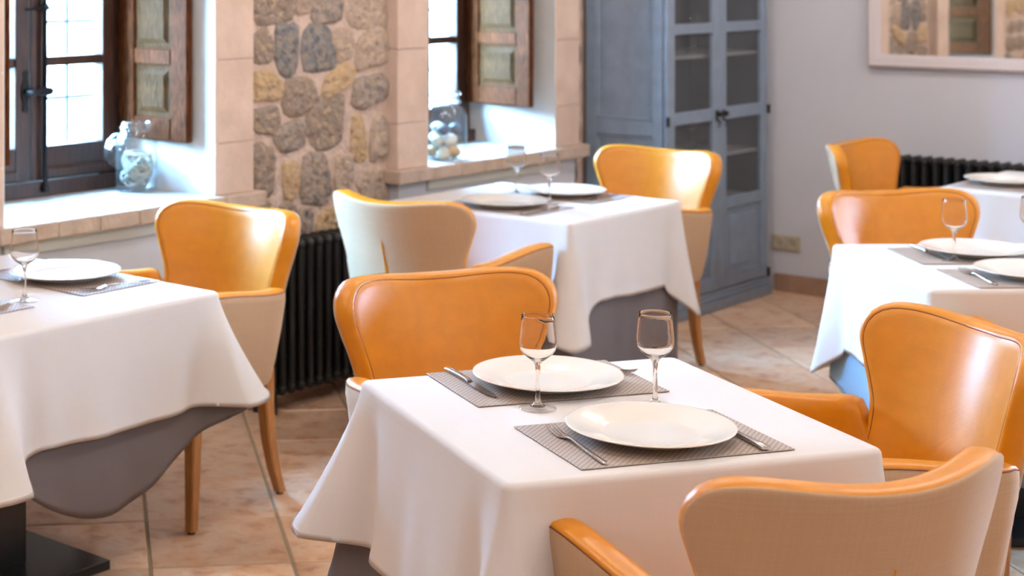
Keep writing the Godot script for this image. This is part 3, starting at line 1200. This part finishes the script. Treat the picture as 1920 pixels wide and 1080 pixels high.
func make_chair(label: String) -> Node3D:
	make_plan()
	var t := thing("armchair", label, "chair", Vector3.ZERO, 0.0, "tan leather and linen armchairs")
	# outline of the backrest in (along, up)
	var half := [[.232, .39], [.232, .60], [.236, .655], [.249, .70], [.267, .75], [.280, .79], [.282, .820], [.272, .848], [.249, .866], [.215, .872], [.17, .871], [.11, .866], [.055, .862], [0.0, .861]]
	var cv := Curve2D.new()
	for i in half.size():
		var p := Vector2(half[i][0], half[i][1])
		var a := Vector2(half[maxi(0, i - 1)][0], half[maxi(0, i - 1)][1])
		var c := Vector2(half[mini(half.size() - 1, i + 1)][0], half[mini(half.size() - 1, i + 1)][1])
		var tg := (c - a) / 6.0
		if i < 2:
			tg = Vector2.ZERO
		cv.add_point(p, -tg, tg)
	var right := []
	var n := 44
	for i in n:
		right.append(cv.sample_baked(cv.get_baked_length() * i / (n - 1.0), true))
	var out := []
	for p in right:
		out.append(p)
	for i in range(n - 2, -1, -1):
		out.append(Vector2(-right[i].x, right[i].y))
	for i in range(1, 16):
		out.append(Vector2(lerpf(-0.232, 0.232, i / 16.0), 0.39))
	var cen := Vector2(0, 0.64)
	var inset := func(k: int, m: float) -> Vector2:
		var p: Vector2 = out[k]
		return p - (p - cen).normalized() * m
	var ring := func(f: float, m: float, o: float) -> PackedVector3Array:
		var row := PackedVector3Array()
		for k in out.size():
			var p: Vector2 = inset.call(k, m)
			p = cen.lerp(p, f)
			row.append(leaf(p.x, p.y, o))
		return row
	var front := MB.new()
	var rows := []
	for q in [[0.02, 0.06, -0.037], [0.25, 0.06, -0.037], [0.5, 0.06, -0.036], [0.75, 0.06, -0.034], [0.9, 0.06, -0.032], [1.0, 0.06, -0.0305], [1.0, 0.030, -0.0298], [1.0, 0.0135, -0.0288], [1.0, 0.0115, -0.0272], [1.0, 0.0095, -0.0280], [1.0, 0.004, -0.0255], [1.0, 0.0008, -0.020], [1.0, 0.0, -0.012], [1.0, 0.0, 0.006], [1.0, 0.003, 0.016], [1.0, 0.006, 0.021]]:
		rows.append(ring.call(q[0], q[1], q[2]))
	front.grid(rows, true)
	front.fan(rows[0], leaf(0, 0.64, -0.037), true, true)
	obj("backrest", front, M.leather, t)
	var back := MB.new()
	rows = []
	for q in [[1.0, 0.006, 0.018], [1.0, 0.006, 0.024], [1.0, 0.010, 0.028], [1.0, 0.02, 0.0295], [1.0, 0.06, 0.030], [0.9, 0.06, 0.030], [0.75, 0.06, 0.030], [0.5, 0.06, 0.030], [0.25, 0.06, 0.030], [0.02, 0.06, 0.030]]:
		rows.append(ring.call(q[0], q[1], q[2]))
	back.grid(rows, true)
	back.fan(rows[-1], leaf(0, 0.64, 0.030), false, true)
	obj("back_cover", back, M.linen, t)
	# stitched seam round the inside of the backrest
	var sm := MB.new()
	var path := PackedVector3Array()
	for k in range(2, 2 * n - 3):
		var p: Vector2 = inset.call(k, 0.0115)
		path.append(leaf(p.x, p.y, -0.0276))
	sm.tube(path, 0.0011, 5)
	var so := obj("seam", sm, M.thread, t)
	so.set_meta("label", "dark stitched seam")
	# wedge of leather let into the middle of the back
	var wd := MB.new()
	rows = []
	for i in 17:
		var f := i / 16.0
		var h := lerpf(0.735, 0.395, f)
		var w := lerpf(0.0008, 0.009, pow(f, 0.8))
		rows.append(PackedVector3Array([leaf(-w - 0.001, h, 0.0285), leaf(-w, h, 0.0315), leaf(0, h, 0.0322), leaf(w, h, 0.0315), leaf(w + 0.001, h, 0.0285)]))
	wd.grid(rows)
	obj("back_strip", wd, M.leather, t)
	# tub: arms and lower wall
	var S: float = plan_s[plan_s.size() - 1]
	var fab := MB.new()
	var lea := MB.new()
	var edge := MB.new()
	var frows := []
	var lrows := []
	var erow := [PackedVector3Array(), PackedVector3Array()]
	var steps := []
	for i in 5:
		steps.append([-S, PI / 2 * (1.0 - i / 5.0)])
	for i in 73:
		steps.append([lerpf(-S, S, i / 72.0), 0.0])
	for i in range(1, 6):
		steps.append([S, PI / 2 * i / 5.0])
	for st in steps:
		var s: float = st[0]
		var a := absf(s)
		var top := 0.55 + 0.11 * smoothstep(0.215, 0.275, a) + 0.030 * smoothstep(0.29, S - 0.02, a)
		var sh: float = cos(st[1])
		var fw: float = 0.030 * sin(st[1])
		var back_in := 0.012 * (1.0 - smoothstep(0.20, 0.26, a))
		top -= 0.012 * (1.0 - sh)
		var fr := PackedVector3Array()
		var lr := PackedVector3Array()
		for q in [[0.375, 0.014], [0.39, 0.022], [0.45, 0.026], [0.54, 0.029], [top - 0.03, 0.0312], [top - 0.010, 0.0305], [top - 0.008, 0.0285]]:
			fr.append(shell(s, q[0], (q[1] - back_in) * sh) + Vector3(0, 0, fw))
		for q in [[-0.010, 0.0285], [-0.006, 0.0290], [-0.001, 0.024], [0.001, 0.012], [0.002, 0.0], [0.001, -0.013], [-0.002, -0.024], [-0.009, -0.030], [-0.03, -0.0325], [-0.10, -0.031], [-0.19, -0.029], [-0.26, -0.025]]:
			lr.append(shell(s, top + q[0], (q[1] - (back_in if q[1] > 0 else 0.0)) * sh) + Vector3(0, 0, fw))
		frows.append(fr)
		lrows.append(lr)
		if a > 0.262 and sh > 0.5:
			var e := shell(s, top - 0.0085, 0.0302 * sh) + Vector3(0, 0, fw)
			erow[0 if s < 0 else 1].append(e)
	fab.grid(frows)
	obj("tub_cover", fab, M.linen, t)
	lea.grid(lrows)
	obj("armrest", lea, M.leather, t)
	for k in 2:
		edge = MB.new()
		edge.tube(erow[k], 0.0012, 5)
		obj("seam", edge, M.thread, t).set_meta("label", "dark stitched seam")
	# seat: base panel and cushion
	var poly := PackedVector2Array()
	var cush := PackedVector2Array()
	for i in 41:
		var s := lerpf(-S, S, i / 40.0)
		var q := shell(s, 0.40, 0.0)
		var c := shell(s, 0.47, -0.034)
		poly.append(Vector2(q.x, q.z)); cush.append(Vector2(c.x, c.z))
	for i in range(1, 8):
		var f := i / 8.0
		cush.append(Vector2(lerpf(cush[40].x, cush[0].x, f), 0.235 + 0.03 * sin(PI * f)))
		poly.append(Vector2(lerpf(poly[40].x, poly[0].x, f), 0.235))
	var pb := MB.new()
	var r0 := []
	for q in [[0.376, 0.99], [0.385, 1.0], [0.435, 1.0]]:
		var row := PackedVector3Array()
		for v in poly:
			row.append(Vector3(v.x * q[1], q[0], v.y * q[1]))
		r0.append(row)
	pb.loft(r0, true)
	obj("seat_base", pb, M.linen, t)
	var cb := MB.new()
	r0 = []
	for q in [[0.41, 0.99], [0.425, 1.0], [0.455, 1.0], [0.467, 0.98], [0.473, 0.93], [0.477, 0.8], [0.479, 0.4]]:
		var row := PackedVector3Array()
		for v in cush:
			row.append(Vector3(v.x * q[1], q[0], v.y * q[1]))
		r0.append(row)
	cb.loft(r0, true)
	obj("seat_cushion", cb, M.leather, t)
	# legs, each with a dark glide
	for sx in [-1, 1]:
		for rear in [false, true]:
			var lb := MB.new()
			var st2 := [[0.40, -0.165, 0.046], [0.30, -0.168, 0.042], [0.18, -0.182, 0.037], [0.09, -0.205, 0.033], [0.012, -0.235, 0.029]] if rear else [[0.40, 0.195, 0.044], [0.2, 0.2, 0.037], [0.012, 0.205, 0.029]]
			var lr := []
			for q in st2:
				var hw: float = q[2] / 2
				var x: float = sx * (0.175 if rear else 0.215)
				var c := hw * 0.75
				var row := PackedVector3Array()
				for v in [[-c, -hw], [c, -hw], [hw, -c], [hw, c], [c, hw], [-c, hw], [-hw, c], [-hw, -c]]:
					row.append(Vector3(x + v[0], q[0], q[1] + v[1]))
				lr.append(row)
			lb.loft(lr, false)
			var lo := obj("leg", lb, M.legs, t)
			var gb := MB.new()
			gb.lathe(Vector3(sx * (0.175 if rear else 0.215), 0, -0.235 if rear else 0.205), [Vector2(0.0, 0.004), Vector2(0.011, 0.004), Vector2(0.011, 0.013), Vector2(0.0, 0.013)], 14)
			obj("foot_glide", gb, M.dark, lo)
	return t


func build_chairs() -> void:
	var c := [      # x, z, facing x, facing z, label
		[3.16, -2.29, -0.49, 0.87, "tan leather armchair facing the camera behind the middle table"],
		[3.37, -1.45, -0.83, -0.56, "tan leather armchair at the right end of the middle table, its inside shining"],
		[2.55, -1.262, 0.46, -0.888, "armchair nearest the camera, its beige linen back turned to us"],
		[3.53, -3.65, -0.995, 0.05, "tan leather armchair at the table beside the first window, before the black radiator"],
		[4.50, -3.44, 1.0, 0.0, "armchair with its pale linen back to us at the table before the second window"],
		[5.90, -3.52, -1.0, 0.0, "tan leather armchair in front of the blue grey cabinet"],
		[5.36, -2.11, -0.60, 0.80, "tan leather armchair behind the right-hand table, facing the camera"],
		[4.53, -1.295, 0.72, -0.694, "armchair at the near side of the right-hand table, only its arm in view"],
		[6.93, -2.82, 0.0, 1.0, "tan leather armchair at the back table beside the wall radiator"]]
	var proto: Node3D
	for i in c.size():
		var q: Array = c[i]
		var at := Vector3(q[0], 0, q[1])
		var turn := atan2(q[2], q[3])
		if i == 0:
			proto = make_chair(q[4])
			proto.position = at
			proto.rotation.y = turn
		else:
			copy(proto, "armchair", q[4], at, turn)


# ------------------------------------------------------------------ place settings
func make_plate() -> MB:
	var b := MB.new()
	b.lathe(Vector3.ZERO, [Vector2(0.0, 0.0035), Vector2(0.06, 0.0035), Vector2(0.083, 0.004), Vector2(0.0855, 0.0), Vector2(0.09, 0.0), Vector2(0.093, 0.004), Vector2(0.118, 0.0115), Vector2(0.142, 0.0185), Vector2(0.1525, 0.0212), Vector2(0.1550, 0.0226), Vector2(0.1545, 0.0240),
		Vector2(0.1510, 0.0240), Vector2(0.135, 0.0200), Vector2(0.112, 0.0145), Vector2(0.096, 0.0105), Vector2(0.090, 0.0082), Vector2(0.083, 0.0072), Vector2(0.05, 0.0068), Vector2(0.0, 0.0068)], 72)
	return b


func make_glass() -> Array:      # [bowl and stem, foot]
	var b := MB.new()
	b.lathe(Vector3.ZERO, [Vector2(0.0, 0.0065), Vector2(0.0150, 0.0066), Vector2(0.009, 0.010), Vector2(0.0055, 0.017), Vector2(0.0042, 0.030), Vector2(0.0040, 0.055), Vector2(0.0044, 0.075), Vector2(0.0060, 0.086), Vector2(0.0095, 0.093), Vector2(0.018, 0.099), Vector2(0.028, 0.1075), Vector2(0.0345, 0.116), Vector2(0.0366, 0.124), Vector2(0.0366, 0.133), Vector2(0.0350, 0.152), Vector2(0.0328, 0.172), Vector2(0.0318, 0.183),
		Vector2(0.0315, 0.1836), Vector2(0.0311, 0.183), Vector2(0.0321, 0.172), Vector2(0.0343, 0.152), Vector2(0.0359, 0.133), Vector2(0.0358, 0.1245), Vector2(0.0338, 0.1170), Vector2(0.0273, 0.1088), Vector2(0.0175, 0.1012), Vector2(0.008, 0.0975), Vector2(0.0, 0.0965)], 48)
	var s := MB.new()
	s.lathe(Vector3.ZERO, [Vector2(0.0, 0.0), Vector2(0.034, 0.0), Vector2(0.0365, 0.001), Vector2(0.0365, 0.0022), Vector2(0.030, 0.0035), Vector2(0.018, 0.0058), Vector2(0.0152, 0.0063), Vector2(0.0, 0.0063)], 48)
	return [b, s]


func strip(b: MB, st: Array) -> void:      # stations [z, y, half width, half thickness]
	var rows := []
	for q in st:
		var row := PackedVector3Array()
		for k in 10:
			var a := TAU * (k + 0.5) / 10
			var cx := signf(cos(a)) * pow(absf(cos(a)), 0.6)
			var cy := signf(sin(a)) * pow(absf(sin(a)), 0.7)
			row.append(Vector3(cx * q[2], q[1] + cy * q[3], q[0]))
		rows.append(row)
	b.loft(rows)


func make_fork(label: String) -> Node3D:
	var t := thing("fork", label, "fork", Vector3.ZERO, 0.0, "table forks")
	var b := MB.new()
	strip(b, [[0.0, 0.004, 0.0045, 0.0016], [0.006, 0.004, 0.0062, 0.0020], [0.05, 0.0045, 0.0050, 0.0022], [0.10, 0.0065, 0.0036, 0.0021], [0.135, 0.0085, 0.0030, 0.0020], [0.150, 0.0075, 0.0040, 0.0017], [0.160, 0.0055, 0.0085, 0.0013], [0.170, 0.0040, 0.0120, 0.0011], [0.180, 0.0034, 0.0125, 0.0010]])
	obj("handle", b, M.steel, t)
	for k in 4:
		var x := (k - 1.5) * 0.0068
		var tb := MB.new()
		var rows := []
		for q in [[0.176, 0.0034, 1.0], [0.195, 0.0040, 0.95], [0.215, 0.0062, 0.8], [0.232, 0.0100, 0.45]]:
			var row := PackedVector3Array()
			for c in [[-1, -1], [1, -1], [1, 1], [-1, 1]]:
				row.append(Vector3(x * (1.0 - 0.04 * (1.0 - q[2])) + c[0] * 0.0021 * q[2], q[1] + c[1] * 0.0009, q[0]))
			rows.append(row)
		tb.loft(rows, false)
		obj("tine", tb, M.steel, t)
	return t


func make_knife(label: String) -> Node3D:
	var t := thing("knife", label, "knife", Vector3.ZERO, 0.0, "table knives")
	var b := MB.new()
	strip(b, [[0.0, 0.006, 0.0095, 0.0024], [0.004, 0.006, 0.0100, 0.0034], [0.03, 0.006, 0.0078, 0.0042], [0.07, 0.006, 0.0062, 0.0045], [0.105, 0.006, 0.0058, 0.0042], [0.118, 0.005, 0.0062, 0.0030]])
	obj("handle", b, M.steel, t)
	var k := MB.new()
	var rows := []
	for q in [[0.114, -0.006, 0.006], [0.135, -0.0085, 0.0065], [0.18, -0.0095, 0.0072], [0.215, -0.0085, 0.0070], [0.235, -0.004, 0.0066], [0.245, 0.0035, 0.0062]]:
		rows.append(PackedVector3Array([Vector3(q[1], 0.0042, q[0]), Vector3(q[2], 0.0030, q[0]), Vector3(q[2], 0.0056, q[0])]))
	k.loft(rows, false)
	obj("blade", k, M.steel, t)
	return t


func lay(src: Node3D, called: String, label: String, end: Vector2, tip: Vector2, y: float, first: bool) -> void:
	var d := tip - end
	var at := Vector3(end.x, y, end.y)
	var turn := atan2(d.x, d.y)
	if first:
		src.position = at
		src.rotation.y = turn
	else:
		copy(src, called, label, at, turn)


func build_settings() -> void:
	var y := TOP + 0.0062
	# placemats
	var mb := MB.new()
	mb.box(Vector3(0, 0.0012, 0), Vector3(0.42, 0.0018, 0.280), 0.0006)
	var mm := mb.mesh(M.mat)
	var mats := [
		[2.711, -1.580, -0.539, "woven taupe placemat nearest the camera on the middle table"], [2.925, -1.953, -0.539, "woven taupe placemat at the far side of the middle table"],
		[4.975, -3.50, PI / 2, "grey woven placemat by the linen chair back at the second window table"], [5.375, -3.50, PI / 2, "grey woven placemat by the cabinet end of the second window table"],
		[3.015, -3.57, PI / 2, "striped grey woven placemat under the plate beside the first window"], [2.56, -3.55, PI / 2, "woven placemat cut by the frame, left on the table beside the first window"],
		[4.815, -1.612, -0.804, "grey placemat on the near side of the right-hand table"], [5.070, -1.865, -0.804, "grey placemat on the far side of the right-hand table"],
		[6.82, -2.385, 0.0, "grey placemat on the back table under the mirror"]]
	for q in mats:
		var o := put("placemat", mm)
		o.position = Vector3(q[0], y, q[1])
		o.rotation.y = q[2]
		tag(o, q[3], "placemat", "woven placemats")
	# plates
	var pm := make_plate().mesh(M.china)
	var plates := [
		[2.716, -1.584, "cream dinner plate nearest the camera on the middle table"], [2.915, -1.940, "cream dinner plate at the far side of the middle table, behind a wine glass"],
		[4.980, -3.497, "white dinner plate next to the linen chair back at the second window table"], [5.370, -3.497, "white dinner plate at the cabinet end of the second window table"],
		[3.005, -3.585, "white dinner plate on the table beside the first window"],
		[4.830, -1.615, "white dinner plate on the near side of the right-hand table, cut by the frame"], [5.085, -1.870, "white dinner plate at the far side of the right-hand table"],
		[6.820, -2.385, "white dinner plate on the back table under the mirror"]]
	for q in plates:
		var o := put("dinner_plate", pm)
		o.position = Vector3(q[0], y + 0.0022, q[1])
		tag(o, q[2], "plate", "dinner plates")
	# wine glasses
	var gl := make_glass()
	var gb: ArrayMesh = gl[0].mesh(M.glass)
	var gs: ArrayMesh = gl[1].mesh(M.stem)
	var glasses := [
		[2.742, -1.848, "empty stemmed wine glass at the left of the middle table"], [2.916, -1.690, "empty stemmed wine glass behind the near plate of the middle table"],
		[5.137, -3.412, "wine glass nearer the camera of the pair on the second window table"], [5.269, -3.648, "wine glass nearer the sill of the pair on the second window table"],
		[2.734, -3.424, "wine glass on the table beside the first window"],
		[4.925, -1.868, "wine glass in front of the far plate on the right-hand table"], [5.138, -1.717, "wine glass cut by the right edge of the frame"]]
	for i in glasses.size():
		var q: Array = glasses[i]
		var o := thing("wine_glass", q[2], "glass", Vector3(q[0], y, q[1]), 0.0, "stemmed wine glasses")
		put("bowl", gb, o)
		put("foot", gs, o)
	var k := 0
	var spots := ["middle", "lower", "upper"]
	for sy in [1.206, 0.726, 1.561]:
		for x in [6.86, 6.98, 7.07, 7.30, 7.42, 7.53]:
			var o := thing("wine_glass", "", "glass", Vector3(x, sy, -4.08 + 0.05 * (k % 2)))
			put("bowl", gb, o)
			put("foot", gs, o)
			tag(o, "stored wine glass on the %s cabinet shelf behind the %s door" % [spots[k / 6], "first" if k % 6 < 3 else "second"], "glass", "glasses in the cabinet")
			k += 1
	# cutlery
	var fy := y + 0.0016
	var f := [
		[2.506, -1.550, 2.636, -1.752, "fork lying left of the near plate on the middle table"], [3.050, -2.070, 3.105, -1.845, "fork half hidden behind the far plate of the middle table"],
		[5.50, -3.345, 5.28, -3.345, "fork at the cabinet end of the second window table"], [3.13, -3.375, 2.91, -3.395, "fork beside the plate on the table at the first window"],
		[2.42, -3.375, 2.65, -3.375, "fork on the placemat cut by the left edge of the frame"], [4.625, -1.640, 4.795, -1.800, "fork left of the near plate on the right-hand table"]]
	var fk := make_fork(f[0][4])
	for i in f.size():
		lay(fk, "fork", f[i][4], Vector2(f[i][0], f[i][1]), Vector2(f[i][2], f[i][3]), fy, i == 0)
	var n := [
		[2.772, -1.383, 2.900, -1.590, "knife lying right of the near plate on the middle table"], [2.866, -2.160, 2.742, -1.950, "knife lying left of the far plate on the middle table"],
		[4.823, -3.318, 5.06, -3.318, "knife on the second window table near the linen chair back"], [3.15, -3.795, 2.91, -3.795, "knife on the sill side of the plate at the first window table"],
		[5.105, -2.070, 4.930, -1.900, "knife by the far plate on the right-hand table"]]
	var kn := make_knife(n[0][4])
	for i in n.size():
		lay(kn, "knife", n[i][4], Vector2(n[i][0], n[i][1]), Vector2(n[i][2], n[i][3]), fy, i == 0)


# ------------------------------------------------------------------ jars on the sills
func jar_body(R: float, H: float, neck: float) -> MB:
	var b := MB.new()
	var w := 0.004
	b.lathe(Vector3.ZERO, [Vector2(0.0, 0.0), Vector2(R * 0.82, 0.0), Vector2(R * 0.95, 0.008), Vector2(R, 0.024), Vector2(R, H * 0.66), Vector2(R * 0.97, H * 0.74), Vector2(R * 0.86, H * 0.81), Vector2(neck, H * 0.86), Vector2(neck, H * 0.89), Vector2(neck + 0.007, H * 0.90), Vector2(neck + 0.007, H * 0.925), Vector2(neck, H * 0.935), Vector2(neck, H * 0.99), Vector2(neck - 0.002, H),
		Vector2(neck - w, H * 0.99), Vector2(neck - w, H * 0.86), Vector2(R * 0.86 - w, H * 0.80), Vector2(R * 0.97 - w, H * 0.735), Vector2(R - w, H * 0.655), Vector2(R - w, 0.026), Vector2(R * 0.94 - w, 0.013), Vector2(R * 0.8, 0.009), Vector2(0.0, 0.009)], 56)
	return b


func jar_lid(neck: float) -> MB:
	var b := MB.new()
	var r := neck + 0.009
	b.lathe(Vector3.ZERO, [Vector2(0.0, 0.006), Vector2(r - 0.012, 0.006), Vector2(r - 0.010, 0.0), Vector2(r - 0.002, 0.0), Vector2(r, 0.003), Vector2(r, 0.012), Vector2(r - 0.006, 0.017), Vector2(r * 0.72, 0.024), Vector2(r * 0.66, 0.024), Vector2(r * 0.58, 0.018), Vector2(r * 0.4, 0.020), Vector2(0.0, 0.022)], 44)
	return b


func build_jars() -> void:
	var sy := SILL + 0.0005
	# open jar with white cord
	var R := 0.078
	var H := 0.255
	var neck := 0.058
	var t := thing("storage_jar", "big open clip top glass jar of white cord on the first window sill", "jar", Vector3(4.135, sy, -4.53))
	obj("jar_body", jar_body(R, H, neck), M.jar, t)
	var lid := obj("lid", jar_lid(neck), M.jar, t)
	lid.position = Vector3(-0.098, 0.158, 0.035)
	lid.rotation = Vector3(0.25, 0.6, 1.30)
	var wire := MB.new()
	var ringp := PackedVector3Array()
	for k in 40:
		var a := TAU * k / 40
		ringp.append(Vector3(cos(a) * (neck + 0.0025), H * 0.88, sin(a) * (neck + 0.0025)))
	wire.tube(ringp, 0.0016, 6, true)
	wire.tube(PackedVector3Array([Vector3(-neck, H * 0.88, 0.01), Vector3(-neck - 0.02, H * 0.90, 0.02), Vector3(-neck - 0.035, H * 0.82, 0.03), Vector3(-neck - 0.040, H * 0.70, 0.035)]), 0.0018, 6)
	wire.tube(PackedVector3Array([Vector3(neck, H * 0.88, 0.0), Vector3(neck + 0.014, H * 0.87, 0.005), Vector3(neck + 0.022, H * 0.79, 0.008), Vector3(neck + 0.018, H * 0.72, 0.008)]), 0.0018, 6)
	obj("wire_clamp", wire, M.steel, t)
	var cords := MB.new()
	rng.seed = 77
	for k in 22:
		var path := PackedVector3Array()
		var f := rng.randf_range(0, TAU)
		var tilt := rng.randf_range(-0.9, 0.9)
		var rr := rng.randf_range(0.034, 0.066)
		var yc := rng.randf_range(0.035, 0.105) + (0.035 if k % 6 == 0 else 0.0)
		var bas := Basis(Vector3(cos(f), 0, sin(f)), PI / 2 * rng.randf_range(0.1, 0.95)) * Basis(Vector3.UP, tilt)
		var wob := rng.randf_range(0, TAU)
		for i in 26:
			var a := TAU * 1.05 * i / 25.0
			var p := bas * Vector3(cos(a) * rr, 0.006 * sin(3 * a + wob), sin(a) * rr * 0.9)
			p.y = maxf(p.y + yc, 0.015 + 0.004 * sin(a + wob))
			var h := Vector2(p.x, p.z)
			if h.length() > R - 0.010:
				h = h.normalized() * (R - 0.010)
			path.append(Vector3(h.x, p.y, h.y))
		cords.tube(path, 0.0034, 7)
	var co := obj("cord", cords, M.cord)
	co.position = Vector3(4.135, sy, -4.53)
	tag(co, "tangle of white cord coiled inside the open glass jar", "cord")
	co.set_meta("kind", "stuff")
	# closed jar with pale stones
	R = 0.098
	H = 0.27
	neck = 0.062
	var at := Vector3(5.712, sy, -4.325)
	t = thing("storage_jar", "closed clip top glass jar of pale pebbles on the second window sill", "jar", at)
	obj("jar_body", jar_body(R, H, neck), M.jar, t)
	lid = obj("lid", jar_lid(neck), M.jar, t)
	lid.position = Vector3(0, H + 0.002, 0)
	wire = MB.new()
	ringp = PackedVector3Array()
	for k in 40:
		var a := TAU * k / 40
		ringp.append(Vector3(cos(a) * (neck + 0.0025), H * 0.88, sin(a) * (neck + 0.0025)))
	wire.tube(ringp, 0.0016, 6, true)
	wire.tube(PackedVector3Array([Vector3(neck, H * 0.88, 0.0), Vector3(neck + 0.016, H * 0.92, 0.004), Vector3(neck + 0.012, H * 1.05, 0.004), Vector3(0.02, H * 1.10, 0)]), 0.0018, 6)
	obj("wire_clamp", wire, M.steel, t)
	rng.seed = 90
	var tones := [Color(0.90, 0.88, 0.82), Color(0.84, 0.80, 0.70), Color(0.74, 0.60, 0.42), Color(0.36, 0.38, 0.42)]
	var spots := [[0.0, 0.045, 0.045, 0, 2], [0.045, 0.035, 0.025, 1, 0], [-0.045, 0.035, 0.03, 0, 1], [0.02, 0.04, -0.05, 0, 0], [-0.035, 0.042, -0.04, 1, 2], [0.0, 0.092, 0.03, 0, 0], [0.05, 0.088, -0.005, 0, 0], [-0.05, 0.09, 0.0, 1, 1], [0.0, 0.098, -0.045, 0, 0], [0.035, 0.136, 0.03, 0, 3], [-0.035, 0.138, 0.025, 0, 3], [0.0, 0.14, -0.035, 1, 0]]
	for q in spots:
		var b := MB.new()
		var rows := []
		var f := rng.randf_range(0, TAU)
		for i in range(1, 10):
			var v := PI * i / 10
			var row := PackedVector3Array()
			for k in 14:
				var a := TAU * k / 14
				var r := 0.031 * (1.0 + 0.10 * sin(2 * a + f) + 0.06 * sin(3 * v + f))
				row.append(Vector3(cos(a) * sin(v) * r, cos(v) * r * 0.80, sin(a) * sin(v) * r * 0.9))
			rows.append(row)
		b.loft(rows)
		var o := obj("pebble", b, mat(tones[q[4]], 0.7))
		o.position = at + Vector3(q[0], q[1] - 0.008, q[2])
		tag(o, "%s pebble inside the closed glass jar on the second window sill" % ["off white rounded", "cream rounded", "tan rounded", "dark grey rounded"][q[4]], "pebble", "pebbles in the closed jar")
